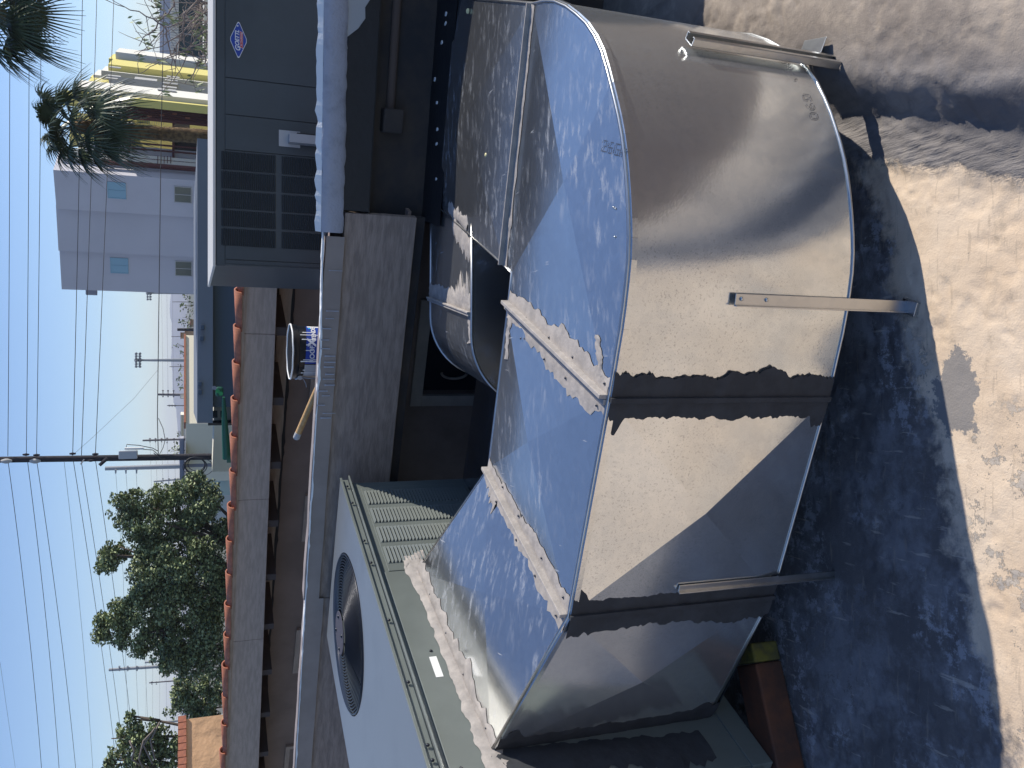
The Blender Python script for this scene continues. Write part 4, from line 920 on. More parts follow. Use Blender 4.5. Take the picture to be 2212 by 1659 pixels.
for x, y in ((432, 966), (433, 1030), (436, 1036)): bx(x, x + 5, y, y + 4, my + .2, .15, 'windark', 'wall_lamp', mg)
for x, y in ((479, 1000), (479, 1026)): bx(x, x + 12, y, y + 9, my + .2, .3, 'windark', 'window', mg)
bx(408, 415, 933, 937, my - .05, .1, 'red', 'sign', mg)
ob = thing('offwhite_block', 'low off-white building between the mint building and the hills', 'building', (-6, 80, -4.2)); bx(391, 402, 896, 948, 80, 8, 'offwhite', 'wall', ob); bx(390, 393, 896, 960, 79.8, 8, 'cream', 'roof_edge', ob)
sg = thing('dark_canopy', 'dark blue-grey canopy slab standing behind the utility pole', 'canopy', (-7, 45, -4.2)); bx(388, 399, 947, 1046, 44, 2, 'greyband', 'slab', sg); bx(397, 399, 947, 1046, 43.8, 2, 'darkrecess', 'slab_edge', sg)
bx(399, 640, 1000, 1006, 44.5, .3, 'greyband', 'post', sg)
wb = thing('white_low_block', 'off-white building half hidden behind the green tree', 'building', (-12, 60, -4.2)); bx(405, 520, 1053, 1130, 60, 8, 'offwhite', 'wall', wb)
hb = thing('hut', 'small grey block seen between the tree trunks', 'building', (-16, 70, -4.2)); bx(404, 430, 1150, 1300, 70, 5, 'cream', 'wall', hb)
rt = thing('rooftop_cooler', 'white rooftop cooler box on the cream building', 'cooler', pr + V(-5, 2, 0)); bx(389, 401, 853, 861, 47, 1, 'steel', 'frame', rt); bx(391, 400, 857, 859, 46.9, .2, 'offwhite', 'panel', rt)

# tall lilac grey block with the coloured side
tw = thing('apartment_block', 'tall lilac-grey apartment block with yellow and white fins and maroon balconies', 'building', (25, 62, -4.2))
tY = 60.0
G0, Ga, Gb, G1 = D(135, 625, 62.5), D(129, 538, 61.4), D(124, 440, 60.2), D(120, 357, 58.8)
ztw = 9.6
for i, (p, q, off) in enumerate(((G0, Ga, 0), (Ga, Gb, .35), (Gb, G1, .75))):
    d = V(q.x - p.x, q.y - p.y, 0); zc = (D(131, 600, 62).z, D(125, 490, 60.8).z, D(121, 400, 59.4).z)[i]
    n_ = V(d.y, -d.x, 0).normalized(); b = MB(); b.box(V(p.x, p.y, -4.2) + n_ * off, d, -n_ * 3, V(0, 0, zc + 4.2)); b.obj('wall', M['lilac'], tw)
    if i == 1: continue
def towin(x0, x1, y0, y1, m, p, q, off):
    d = V(q.x - p.x, q.y - p.y, 0).normalized(); n_ = V(d.y, -d.x, 0); P = V(p.x, p.y, 0) + n_ * (off)
    a, c = onplane(x1, y1, P, d), onplane(x0, y0, P, d); c2 = V(c.x, c.y, a.z); hgt = onplane(x0, y1, P, d).z - a.z
    wv = c2 - a; b = MB(); fw_ = .08
    for (u0, u1, v0, v1) in ((0, 1, 0, .05), (0, 1, .95, 1), (0, .05, .05, .95), (.95, 1, .05, .95), (.48, .52, .05, .95)):
        b.box(a + wv * u0 + V(0, 0, hgt * v0) + n_ * .0, wv * (u1 - u0), n_ * .05, V(0, 0, hgt * (v1 - v0)))
    f = b.obj('window', M['palegrey'] if m != 'winblue' else M['winblue'], tw); f['_w'] = tuple(tw.location)
    b = MB(); b.box(a + n_ * .005, wv, n_ * .02, V(0, 0, hgt)); g = b.obj('pane', M[m], None); g.data.transform(Matrix.Translation(-Vector(tw.location))); g.parent = f
towin(233, 273, 392, 430, 'winblue', Gb, G1, .75); towin(376, 414, 401, 439, 'windark', Gb, G1, .75)
towin(239, 278, 556, 591, 'winblue', G0, Ga, 0); towin(378, 415, 563, 597, 'windark', G0, Ga, 0)
b = MB(); P = D(196, 626, 62.5); b.box(P + V(-.3, 0, -.35), V(.35, 0, 0), V(0, .5, 0), V(0, 0, .65)); b.obj('scupper_box', M['greyband'], tw)
# balcony bay between the gray wall and the fins
c1 = D(350, 357, 58.8); c2 = D(350, 238, 60.5)
bd_ = V(c2.x - c1.x, c2.y - c1.y, 0); bl = bd_.length; bd_.normalize(); bn = V(bd_.y, -bd_.x, 0)
def tbox(y0, y1, x0, x1, off, dep, m, nm):       # columns y0>y1 along the bay plane, rows x0 (top) to x1
    P = V(c1.x, c1.y, 0) + bn * off; a, c = onplane((x0 + x1) / 2, y0, P, bd_), onplane((x0 + x1) / 2, y1, P, bd_)
    zt2 = onplane(x0, (y0 + y1) / 2, P, bd_).z; zb2 = onplane(x1, (y0 + y1) / 2, P, bd_).z
    b = MB(); b.box(V(a.x, a.y, zb2), V(c.x - a.x, c.y - a.y, 0), -bn * dep, V(0, 0, zt2 - zb2)); return b.obj(nm, M[m], tw)
tbox(362, 357, 215, 560, .05, .3, 'maroon', 'corner_post'); tbox(357, 338, 128, 560, -.3, .4, 'offwhite', 'wall')
tbox(338, 322, 170, 560, -1.2, .4, 'lilac', 'wall'); tbox(323, 262, 150, 560, -2.0, .5, 'yellow', 'wall')
tbox(326, 265, 372, 410, -1.7, .2, 'darkrecess', 'balcony_opening'); tbox(330, 290, 375, 560, -1.4, .3, 'darkrecess', 'balcony_opening')
tbox(320, 296, 255, 278, -1.8, .2, 'windark', 'window'); tbox(300, 262, 245, 290, -1.9, .15, 'offwhite', 'window')
for x0 in (276, 372): tbox(352, 262, x0, x0 + 5, -.9, 1.1, 'maroon', 'balcony_slab'); 
for y in (351, 330, 318, 300): tbox(y, y - 1.6, 245, 560, -.3, .12, 'maroon', 'post')
for x0 in (340, 347, 354, 361, 368): tbox(352, 337, x0, x0 + 1.3, -.25, .05, 'maroon', 'rail')
for k in range(6): tbox(262 - k * 4.2, 262 - k * 4.2 - 2.8, 212 + k * 1, 560, .3 + .0 * k, .25, 'maroon', 'slat')
for y0, x0 in ((258, 300), (252, 318), (250, 345), (247, 372), (256, 400)): tbox(y0, y0 - 3, x0, x0 + 10, .34, .05, 'tile', 'slat_panel')
for k in range(11): tbox(268, 258, 303 + k * 5, 303.8 + k * 5, -.4, .05, 'steel', 'baluster')
tbox(240, 216, 130, 560, -.6, .4, 'yellow', 'wall')
# receding side: fins along a line towards the upper right
e0 = D(350, 216, 60.8); e1 = D(350, 112, 104.0); ed = V(e1.x - e0.x, e1.y - e0.y, 0); el = ed.length; ed.normalize(); en = V(ed.y, -ed.x, 0); en = en if en.x > 0 else en
en = V(ed.y, -ed.x, 0)
fins = [(219, 211, 'yellow', .35, 152), (206, 192, 'offwhite', .62, 145), (193, 184, 'yellow', .15, 176), (184, 178, 'yellow', .1, 180), (178, 166, 'offwhite', .3, 190), (166, 157, 'offwhite', .25, 210), (152, 140, 'yellow', .75, 226), (140, 129, 'yellow', .3, 226), (124, 115, 'offwhite', .9, 241), (129, 115, 'yellow', .2, 243)]
for (y0, y1, m, off, xt) in fins:
    P = V(e0.x, e0.y, 0) + en * off; a, c = onplane(350, y0, P, ed), onplane(350, y1, P, ed); zt2 = min(onplane(xt, (y0 + y1) / 2, P, ed).z, 12)
    b = MB(); b.box(V(a.x, a.y, -4.2), V(c.x - a.x, c.y - a.y, 0), -en * (off + .12), V(0, 0, zt2 + 4.2)); b.obj('fin_wall', M[m], tw)
for (y, xt) in ((176, 205), (186, 225), (148, 250)):
    P = V(e0.x, e0.y, 0) + en * .45; a = onplane(350, y, P, ed); zt2 = onplane(xt, y, P, ed).z; b = MB(); b.cbox(V(a.x, a.y, (zt2 - 4.2) / 2), .5, .3, zt2 + 4.2); b.obj('downpipe', M['palegrey'], tw)
for (y, x0, x1) in ((166, 232, 262), (171, 228, 255), (173, 290, 340), (168, 360, 388), (176, 356, 384), (182, 352, 384), (190, 350, 382), (196, 340, 380), (205, 220, 262), (147, 236, 262), (147, 355, 392)):
    P = V(e0.x, e0.y, 0) + en * .66; a = onplane(x1, y, P, ed); c = onplane(x0, y - 1.2, P, ed); b = MB(); b.box(a, V(c.x - a.x, c.y - a.y, 0), en * .06, V(0, 0, c.z - a.z)); b.obj('window', M['palegrey'], tw)
# glass building with corrugated band at the upper right
gb = thing('glass_building', 'dark teal glass building with a pale ribbed roof band', 'building', (50, 105, -4.2))
bx(384, 560, -160, 130, 110, 10, 'teal', 'glass_wall', gb); bx(368, 386, -160, 128, 109.5, 11, 'offwhite', 'roof_band', gb)
for k in range(26): bx(368.5, 385.5, -20 + k * 5.6, -19 + k * 5.6, 109.4, .1, 'palegrey', 'rib', gb)
for y in (45, 82, 128): bx(386, 560, y, y + 1.5, 109.8, .2, 'steel', 'mullion', gb)
for y, x in ((50, 372), (104, 376), (116, 373)): bx(x, x + 5, y, y + 5, 109.2, .2, 'darkrecess', 'vent', gb)
vb = thing('lilac_low_block', 'pale lilac building behind the ribbed roof band', 'building', (60, 120, -4.2)); bx(345, 400, -160, 132, 125, 8, 'lilac', 'wall', vb)
bx(440, 560, -160, 138, 100, 5, 'offwhite', 'wall', thing('white_low_wall', 'thin white wall strip beside the dark unit at the right', 'wall', (45, 100, -4.2)))
# far small buildings
for (x0, x1, y0, y1, Y, m, lb) in ((412, 430, 690, 702, 150, 'stucco', 'small orange house right of the dark post'), (391, 402, 718, 728, 160, 'stucco', 'small orange gable seen above the cream roof'), (400, 430, 715, 724, 170, 'stucco', 'orange house wall left of the dark post'), (421, 430, 600, 680, 140, 'offwhite', 'long white roof edge beyond the blue-grey building'), (420, 440, 1205, 1240, 110, 'greyband', 'grey shed seen right of the orange parapet')):
    t_ = thing('far_house', lb, 'house', D(x1, y0, Y)); bx(x0, x1, y0, y1, Y, 6, m, 'wall', t_); bx(x0 - 1.2, x0, y0 - 1, y1 + 1, Y - .3, 7, 'tile' if m == 'stucco' else 'palegrey', 'roof', t_)

# ================================================================== POLES, WIRES, LIGHTS
up_ = thing('utility_pole', 'tall dark wooden utility pole carrying a transformer and many wires', 'utility pole', D(500, 985, 40) * 1)
pb = D(480, 986, 40); pt = D(0, 993, 40); pole_x = lambda z: mix(pb.x, pt.x, (z - pb.z) / (pt.z - pb.z))
b = MB(); b.tube([V(pole_x(-4.2), 40, -4.2), V(pole_x(2), 40, 2), V(pole_x(12), 40, 12)], [.16, .135, .12], 14); b.obj('pole_shaft', M['pole'], up_, auto=50)
P = D(277, 982, 39.6); b = MB(); b.cbox(P, .34, .3, .72); b.obj('transformer_box', M['transformer'], up_, bevel=.03)
for i, x in enumerate((272, 279)): b = MB(); q = D(x, 969, 39.6); b.tube([q + V(0, 0, .05 - i * .1), D(x + 1, 969, 39.6) + V(0, 0, -.35 - i * .2)], .055, 10); b.obj('cable_termination', M['whitepaint'], up_, auto=50)
for (x, y) in ((17, 996), (79, 996)): b = MB(); q = D(x, y, 39.8); b.tube([q + V(0, 0, .25), q + V(0, 0, .1), q, q - V(0, 0, .15)], [.05, .10, .10, .04], 12); b.obj('insulator', M['palegrey'], up_, auto=40)
for (x, y) in ((56, 982), (79, 983), (157, 980), (206, 981), (196, 995)): b = MB(); q = D(x, y, 39.8); b.tube([q + V(0, 0, .12), q, q - V(0, 0, .12)], [.03, .06, .03], 10); b.obj('insulator', M['pole'], up_, auto=40)
b = MB(); q0_, q1_ = D(215, 1005, 39.7), D(232, 990, 39.7); b.tube([q0_, q1_], .07, 8); b.obj('bracket', M['pole'], up_)
b = MB(); b.tube([D(174, 1003, 39.8), D(182, 992, 39.8)], .03, 6); b.obj('bracket', M['steel'], up_)
for pts_ in (((272, 968), (274, 960), (300, 962), (330, 968), (342, 975)), ((280, 968), (300, 970), (330, 972), (345, 985)), ((332, 978), (345, 990), (352, 993), (356, 990))):
    b = MB(); b.tube([D(x, y, 39.7) for x, y in pts_], .018, 6); b.obj('jumper_cable', M['cable'], up_, smooth=True)
for (cx, cy, rx, ry, rr_) in ((421, 1005, 22, 17, .03), (423, 1007, 24, 17, .022), (428, 1009, 33, 20, .014), (424, 1003, 18, 14, .016)):
    b = MB(); b.tube([D(cx + rx * math.cos(a), cy + ry * math.sin(a), 39.6) for a in np.linspace(0, 6.283, 40)], rr_, 6, cap=False); b.obj('coiled_cable', M['cable'], up_, smooth=True)
def wire(pts, r_, lb, n_=22, sag=0, m='cable', grp=None):
    P = [Vector(p) for p in pts]; out = []
    for i in range(len(P) - 1):
        for k in range(n_):
            t = k / n_; q = mix(P[i], P[i + 1], t); q.z -= 4 * sag * t * (1 - t); out.append(q)
    out.append(P[-1]); b = MB(); b.tube(out, r_ * .75, 5); o = b.obj('power_line', M[m], smooth=True); tag(o, lb, 'cable', grp); return o
ordn = ['topmost', 'second', 'third', 'fourth', 'fifth', 'sixth', 'seventh', 'eighth']
for i, (xr_, xp, Yr) in enumerate(((20, 17, 40), (62, 57, 40), (88, 79, 40), (177, 157, 44), (208, 176, 47), (245, 206, 48))):
    e = D(xr_, 0, Yr); s_ = D(xp, 985, 40); wire([s_, mix(s_, e, 1.25)], .016 if i < 3 else .019, ordn[i] + ' power line counted down from the top, running right from the utility pole', sag=.03)
wire([D(342, 985, 39.9), D(340, 903, 40.2), D(348, 300, 43), D(355, -30, 44)], .024, 'thick dark cable crossing low in front of the apartment block', n_=10)
wire([D(342, 903, 40), D(352, 925, 40), D(357, 950, 40), D(352, 968, 40), D(343, 984, 40)], .018, 'loose cable looping below the thick line right of the pole', n_=6)
for i, (xp, xe_, ye) in enumerate(((17, 87, 1659), (59, 125, 1659), (79, 161, 1659), (138, 198, 1659), (158, 250, 1659), (175, 268, 1659), (206, 292, 1659))):
    s_ = D(xp, 993, 40); k = (398 - xp) / (398 - xe_) ; e = D(xe_, ye, 40 * k * 1.02); wire([s_, mix(s_, e, 1.15)], .017 if i != 3 else .010, ordn[i] + ' power line counted down from the top, running left from the utility pole', sag=.12)
wire([D(158, 982, 40), D(200, 945, 41), D(290, 860, 44), D(340, 800, 50)], .008, 'thin guy wire slanting down right from the utility pole', n_=8)
wire([D(0, 1430, 70), D(33, 1659, 85)], .012, 'faint thin line at the top left corner of the sky')
def dist_pole(y0, x0, y1, x1, Y, wd, lb, arms=(), m='farpole', side=1, wires=()):
    a, c = D(x0, y0, Y), D(x1, y1, Y); t_ = thing('distant_pole', lb, 'utility pole', V(c.x, Y, -4.2)); b = MB(); base = V(c.x + (c.x - a.x) * (c.z + 4.2) / max(.1, (a.z - c.z)) * .3, Y, -4.2); b.tube([a, c, base], [wd * .8, wd, wd * 1.1], 8); b.obj('pole_shaft', M[m], t_, auto=50)
    for (x, dy0, dy1) in arms:
        q0_, q1_ = D(x, y0 + dy0, Y - .1), D(x, y0 + dy1, Y - .1); b = MB(); b.tube([q0_, q1_], wd * .32, 6); b.tube([D(x - 2, y0 + dy0, Y - .1), D(x + 2, y0 + dy0, Y - .1)], wd * .5, 6); b.tube([D(x - 1.5, y0 + dy1, Y - .1), D(x + 1.5, y0 + dy1, Y - .1)], wd * .4, 6); b.obj('crossarm', M[m], t_)
    return t_
dist_pole(1012, 227, 1007, 391, 60, .16, 'grey steel pole with insulators just left of the dark utility pole', ((250, 3, 9), (272, 3, 9), (295, 3, 9)), 'steel')
dist_pole(951.5, 308, 949, 392, 85, .10, 'weathered pole with five insulators just right of the dark utility pole', ((324, -4, 3), (336, -4, 3), (349, -4, 3), (361, -5, 5), (376, -4, 4)))
dist_pole(852, 340, 853, 401, 100, .14, 'pole with three pairs of arms above the cream building', ((352, -8, 5), (363, -8, 5), (375, -8, 5)))
dist_pole(1040, 332, 1035, 388, 90, .10, 'short grey pole with three insulators left of the steel pole', ((352, -6, 4), (365, -6, 4), (378, -6, 3)), 'steel')
dist_pole(876, 361, 876, 401, 190, .12, 'thin distant pole with many arms left of the three-arm pole', ((366, -1, 2), (372, -1, 2), (378, -1, 2)))
dist_pole(1447, 235, 1435, 410, 75, .15, 'tall leaning steel pole in the gap left of the big tree', ((258, -7, 1), (276, -7, 1), (296, -7, 1)), 'steel')
dist_pole(1431, 313, 1424, 398, 95, .12, 'shorter pole beside the tall leaning steel pole', ((323, -4, 1), (335, -4, 1)), 'steel')
dist_pole(1475, 322, 1469, 398, 120, .10, 'faint thin pole above the small round tree', ((328, -2, 3), (338, -2, 3)))
dist_pole(1560, 352, 1556, 390, 90, .13, 'thick grey pole stub right above the orange parapet', (), 'steel')
dist_pole(712, 383, 712, 425, 120, .22, 'short thick dark post beyond the blue-grey building', (), 'pole')
dist_pole(792, 366, 792, 400, 240, .10, 'hair-thin distant pole right of the stadium light', ()); dist_pole(727, 370, 727, 392, 260, .10, 'hair-thin distant pole above the right end of the cream roof', ()); dist_pole(690 - 38, 372, 652, 390, 260, .10, 'hair-thin distant pole among the bare trees', ())
for i, (y0, xr_, dl) in enumerate(((1012, 258, 0), (1012, 280, 1), (1012, 300, 2))):
    wire([D(250 + i * 22, 1021, 60), D(xr_ + 8, 1240, 66), D(xr_ + 14, 1446, 75), D(xr_ + 26, 1700, 90)], .011, ('upper', 'middle', 'lower')[i] + ' faint wire running left from the steel pole towards the tree', n_=6)
for i, x in enumerate((324, 336, 349, 361, 376)): wire([D(x, 950, 85), D(x + 3, 1040, 90), D(x - 8 + i * 2, 1440, 100), D(x - 10 + i * 3, 1700, 110)], .010, ordn[i] + ' faint distant wire from the weathered five-insulator pole', n_=6)
for i, x in enumerate((352, 363, 375)): wire([D(x, 844, 100), D(x - 2, 700, 115), D(x - 6 + i * 2, 400, 150)], .012, ('upper', 'middle', 'lower')[i] + ' faint wire running right from the three-arm pole', n_=6)
def stadium(y, xt, xb, Y, lb, rows_):
    t_ = thing('stadium_light', lb, 'floodlight mast', D(xb, y, Y)); b = MB(); b.tube([D(xt, y, Y), D(xb, y + (xb - xt) * 0, Y), V(D(xb, y, Y).x, Y, -4.2)], [.12, .2, .24], 8); b.obj('mast', M['steel'], t_)
    for x in rows_:
        b = MB(); b.tube([D(x, y - 15, Y), D(x, y + 15, Y)], .06, 6); b.obj('crossarm', M['steel'], t_)
        for k in range(6):
            q = D(x, y - 14 + k * 5.6, Y - .3); b = MB(); b.tube([q + V(0, .35, 0), q, q - V(0, .25, .1)], [.05, .12, .15], 10); b.obj('lamp_head', M['steel'], t_, auto=40)
stadium(778, 290, 401, 110, 'stadium floodlight mast with twelve lamp heads above the cream building', (293, 301)); stadium(633, 315, 423, 135, 'smaller stadium floodlight mast beside the apartment block', (318, 324))
# green signal mast arm and lamp cluster
sa = thing('signal_mast', 'dark green signal mast arm with a lamp cluster in front of the blue-grey wall', 'traffic signal', D(485, 990, 23))
b = MB(); b.tube([D(490, 990, 23.4), D(487, 940, 23.2), D(485, 905, 23.0), D(483, 858, 22.8)], [.11, .09, .07, .035], 10); b.tube([D(490, 990, 23.4), V(D(490, 990, 23.4).x, 23.4, -4.2)], .12, 10); b.obj('mast_arm', M['green'], sa, auto=50)
b = MB(); b.cbox(D(474, 846, 22.7), .24, .2, .18); b.obj('signal_head', M['green'], sa, bevel=.05)
for (x, y) in ((470, 845), (477, 850), (463, 838)): b = MB(); q = D(x, y, 22.55); b.tube([q, q - V(0, .08, 0)], .05, 10); b.obj('lamp', mat('green_lens', (.02, .3, .1), .3) if x > 465 else M['greyband'], sa, auto=50)

# ================================================================== TREES
def leaves(b, c, r_, n_, size, rnd, flat=.8, mats=3, drop=.0):
    for _ in range(n_):
        while True:
            p = V(rnd.uniform(-1, 1), rnd.uniform(-1, 1), rnd.uniform(-1, 1)); l = p.length
            if .25 < l < 1: break
        p = c + V(p.x * r_, p.y * r_, p.z * r_ * flat)
        a = V(rnd.gauss(0, 1), rnd.gauss(0, 1), rnd.gauss(0, .5)).normalized(); u = V(rnd.gauss(0, 1), rnd.gauss(0, 1), rnd.gauss(0, 1)).normalized(); w_ = a.cross(u).normalized()
        s_ = size * rnd.uniform(.6, 1.4); a = a * s_; w_ = w_ * s_ * .55; p.z -= drop * rnd.random()
        b.add([p - a, p - w_, p + a, p + w_], [(0, 1, 2, 3)], rnd.choices((0, 1, 2), (2, 4, 4))[0] if mats == 3 else 0)
def tree(nm, lb, blobs, Y, base, trunk_r, leaf, dens, rnd, sub=9, depth=1.0, ms=('leaf_dark', 'leaf_mid', 'leaf_light')):
    """blobs: (x, y, radius) measured on the photograph at distance Y"""
    t_ = thing(nm, lb, 'tree', V(base.x, base.y, -4.2)); b = MB(); br = MB(); sc = Y / FPX * 1.03
    cs = []
    for (x, y, r_) in blobs:
        R2 = r_ * sc; c = D(x, y, Y + rnd.uniform(-1, 1) * R2 * .7 * depth); cs.append((c, R2))
        for _ in range(sub):
            d = V(rnd.gauss(0, 1), rnd.gauss(0, 1), rnd.gauss(0, .8)).normalized(); rr_ = R2 * rnd.uniform(.32, .58); leaves(b, c + d * R2 * rnd.uniform(.45, .85), rr_, int(dens * rr_ * rr_), leaf, rnd)
    b.obj('crown', [M[m] for m in ms], t_)
    root = V(base.x, base.y, -4.2); fork = V(base.x, base.y, base.z - Y * .05); br.tube([root, mix(root, fork, .6) + V(.1, 0, 0), fork], [trunk_r * 1.2, trunk_r, trunk_r * .8], 8)
    br.obj('trunk', M['bark'], t_, smooth=True); lm_ = MB()
    for c, R2 in cs[::3]:
        m_ = mix(fork, c, .5) + V(rnd.uniform(-.3, .3), rnd.uniform(-.2, .2), rnd.uniform(-.1, .4)); lm_.tube([fork, m_, c + V(0, 0, R2 * .3)], [trunk_r * .34, trunk_r * .2, .02], 6)
        for _ in range(3):
            d = V(rnd.gauss(0, 1), rnd.gauss(0, 1), rnd.gauss(0, 1)).normalized(); lm_.tube([mix(m_, c, .6), c + d * R2 * .8], [.05, .015], 5)
    lm_.obj('limbs', M['bark'], t_, smooth=True); return t_
rt_ = random.Random(3)
big = [(262, 1098, 30), (290, 1070, 16), (300, 1130, 40), (240, 1200, 26), (226, 1220, 20), (262, 1190, 18), (345, 1095, 45), (350, 1160, 50), (400, 1060, 35), (420, 1120, 50), (455, 1080, 40), (320, 1215, 48), (375, 1230, 55), (300, 1290, 26), (256, 1325, 28), (235, 1360, 30), (225, 1340, 18), (262, 1370, 24), (275, 1305, 18), (330, 1300, 48), (345, 1370, 50), (310, 1390, 30), (395, 1310, 55), (400, 1390, 50), (440, 1200, 50), (455, 1290, 50), (450, 1370, 50), (470, 1430, 40), (355, 1430, 24), (285, 1345, 20), (480, 1150, 30), (480, 1250, 30), (410, 1440, 30), (425, 1040, 20)]
tree('shade_tree', 'large dense green tree with several lobed crowns behind the tiled roof', big, 30, D(520, 1240, 30),   .35, .055, 1350, rt_, sub=20)
tree('shade_tree', 'small round olive tree left of the large dense tree', [(385, 1505, 22), (375, 1530, 18), (410, 1500, 30), (420, 1540, 28), (440, 1480, 26), (450, 1530, 30), (470, 1500, 26), (395, 1480, 20), (455, 1560, 20)], 34, D(520, 1510, 34), .2, .06, 1200, rt_, sub=14)
tree('shade_tree', 'green tree at the left edge rising above the orange parapet', [(284, 1545, 11), (290, 1565, 11), (275, 1555, 10), (262, 1590, 22), (300, 1600, 34), (255, 1620, 18), (240, 1640, 15), (345, 1590, 26), (350, 1640, 34), (300, 1655, 40), (245, 1670, 20), (335, 1570, 18), (370, 1620, 26), (230, 1655, 10)], 26, D(520, 1640, 26), .25, .06, 1100, rt_, sub=14)
# pale crossing branches of the left tree
lt = [o for o in bpy.data.objects if o.name == 'shade_tree.002'][0]
b = MB()
for pts_ in (((310, 1659), (300, 1640), (310, 1600), (330, 1580)), ((300, 1650), (285, 1640), (290, 1620), (280, 1600)), ((330, 1650), (310, 1610), (335, 1572)), ((335, 1640), (325, 1600), (345, 1560))): b.tube([D(x, y, 24.2) for x, y in pts_], .025, 5)
b.obj('pale_branches', M['twig'], lt, smooth=True)
small = [((393, 570, 12), (400, 600, 14), (385, 590, 10), (405, 560, 12), (398, 630, 12), (410, 610, 12)), ((400, 660, 12), (390, 665, 10), (412, 650, 12)), ((398, 690, 13), (405, 705, 12), (412, 680, 12)), ((395, 820, 8), (393, 832, 8), (396, 845, 7)), ((389, 1000, 0.1),)]
for bl_, lb, Y in (((small[0]), 'clump of dark bare-looking trees beside the apartment block', 150), (small[1], 'dark round tree in front of the hills', 150), (small[2], 'grey-green trees beside the small orange house', 150), (((381, 748, 7), (390, 760, 6), (388, 772, 6), (394, 765, 6)), 'thin-trunked round tree above the cream building', 170), (((391, 795, 7), (388, 812, 7), (390, 826, 9), (393, 840, 7)), 'row of dark bushes on the cream building skyline', 160), (((385, 935, 6), (388, 942, 5)), 'dark bush beyond the off-white building', 160), (((372, 975, 9), (380, 968, 10), (388, 962, 8), (383, 985, 8), (365, 985, 6)), 'leafless-looking tree just right of the dark utility pole', 100), (((390, 1485, 10), (395, 1460, 12), (400, 1440, 12), (385, 1545, 8)), 'low distant trees in the gap beside the orange parapet', 100)):
    tree('distant_tree', lb, bl_, Y, D(402, sum(q[1] for q in bl_) / len(bl_), Y), .22, .22, 26, rt_, sub=7)
for y, x, lb in ((560, 372, 'left'), (575, 374, 'middle'), (592, 376, 'right')):
    t_ = thing('bare_tree', {'left': 'thin bare tree closest to the apartment block', 'middle': 'thin bare tree second from the apartment block', 'right': 'thin bare tree third from the apartment block'}[lb], 'tree', D(424, y, 145)); b = MB(); f_ = D(402, y, 145); b.tube([D(424, y, 145), f_], .18, 6); b.obj('trunk', M['bark'], t_); b = MB()
    for k in range(14): d = V(rt_.gauss(0, 1), rt_.gauss(0, .5), abs(rt_.gauss(1, .6))).normalized(); b.tube([f_, f_ + d * .9, f_ + d * 2 + V(rt_.uniform(-.4, .4), 0, .4)], [.07, .04, .012], 5)
    b.obj('limbs', M['bark'], t_)

# ---- fan palms
def palm(lb, crown, Y, base, tr, n_, rad_, rnd, droop=.6, yaw_bias=0):
    t_ = thing('fan_palm', lb, 'palm tree', V(base.x, Y, -4.2)); c = crown
    if tr:
        b = MB(); pts, rs = [], []
        for k in range(60):
            t = k / 59; p = mix(V(base.x, Y, -4.2), c, t); pts.append(p + V(.03 * fbm(t * 3, 1, 1, 2), 0, 0)); rs.append(tr * (1.0 + .10 * fbm(t * 26, 4, 1, 3)) * (1.0 if t < .75 else 1.25 - .3 * t))
        b.tube(pts, rs, 14); b.obj('trunk', M['thatch'], t_, smooth=True); b = MB()
        for k in range(900):
            t = rnd.uniform(.3, .99); p = mix(V(base.x, Y, -4.2), c, t); a = rnd.uniform(0, 6.283); d = V(math.cos(a), math.sin(a), 0); q = p + d * tr * .95; b.add([q, q + V(-d.y, d.x, 0) * .03, q + d * rnd.uniform(.02, .12 if t < .85 else .25) - V(0, 0, rnd.uniform(.08, .25))], [(0, 1, 2)])
        b.obj('dead_thatch', M['thatch'], t_)
    for i in range(n_):
        az = i * 2.399963; elv = mix(1.25, -1.0, (i / n_) ** .85) + rnd.uniform(-.15, .15); d = V(math.cos(az) * math.cos(elv), math.sin(az) * math.cos(elv), math.sin(elv)); b = MB()
        L_ = rad_ * .50 * rnd.uniform(.85, 1.15); e = c + d * L_ + V(0, 0, -.12 * L_); b.tube([c, mix(c, e, .5) + V(0, 0, .05), e], [.022, .016, .012], 5)
        side = d.cross(UP).normalized() if abs(d.z) < .98 else V(1, 0, 0); nrm = side.cross(d).normalized(); nb_ = 30
        for k in range(nb_):
            a = mix(-1.9, 1.9, k / (nb_ - 1)); dirr = (d * math.cos(a) + side * math.sin(a)).normalized(); Lb = rad_ * .55 * (1 - .28 * abs(a) / 1.9) * rnd.uniform(.9, 1.1); p_ = e; prev = None; wd = .040; vs = []
            wv = nrm.cross(dirr).normalized()
            for q in range(5):
                t = q / 4; pos = e + dirr * Lb * t + nrm * (.12 * math.cos(a) * Lb * t * (1 - t)) - V(0, 0, droop * Lb * t ** 2.2) ; ww = wd * (1.15 - t * 1.05) * (1 if q else .5); lift = nrm * (ww * (.7 if k % 2 else -.7)); vs += [pos - wv * ww, pos + wv * ww + lift]
            b.add(vs, [(2 * q, 2 * q + 1, 2 * q + 3, 2 * q + 2) for q in range(4)])
        b.obj('frond', M['frond'], t_)
    return t_
pY = 27.0
palm('shaggy fan palm with a thatched trunk in front of the apartment block', D(163, 272, pY), pY, D(450, 292, pY), .20, 30, 1.72, random.Random(5))
palm('fan palm crown hanging into the top right corner of the sky', D(-22, 30, 22), 22, D(450, 60, 22), 0, 26, 1.55, random.Random(8))
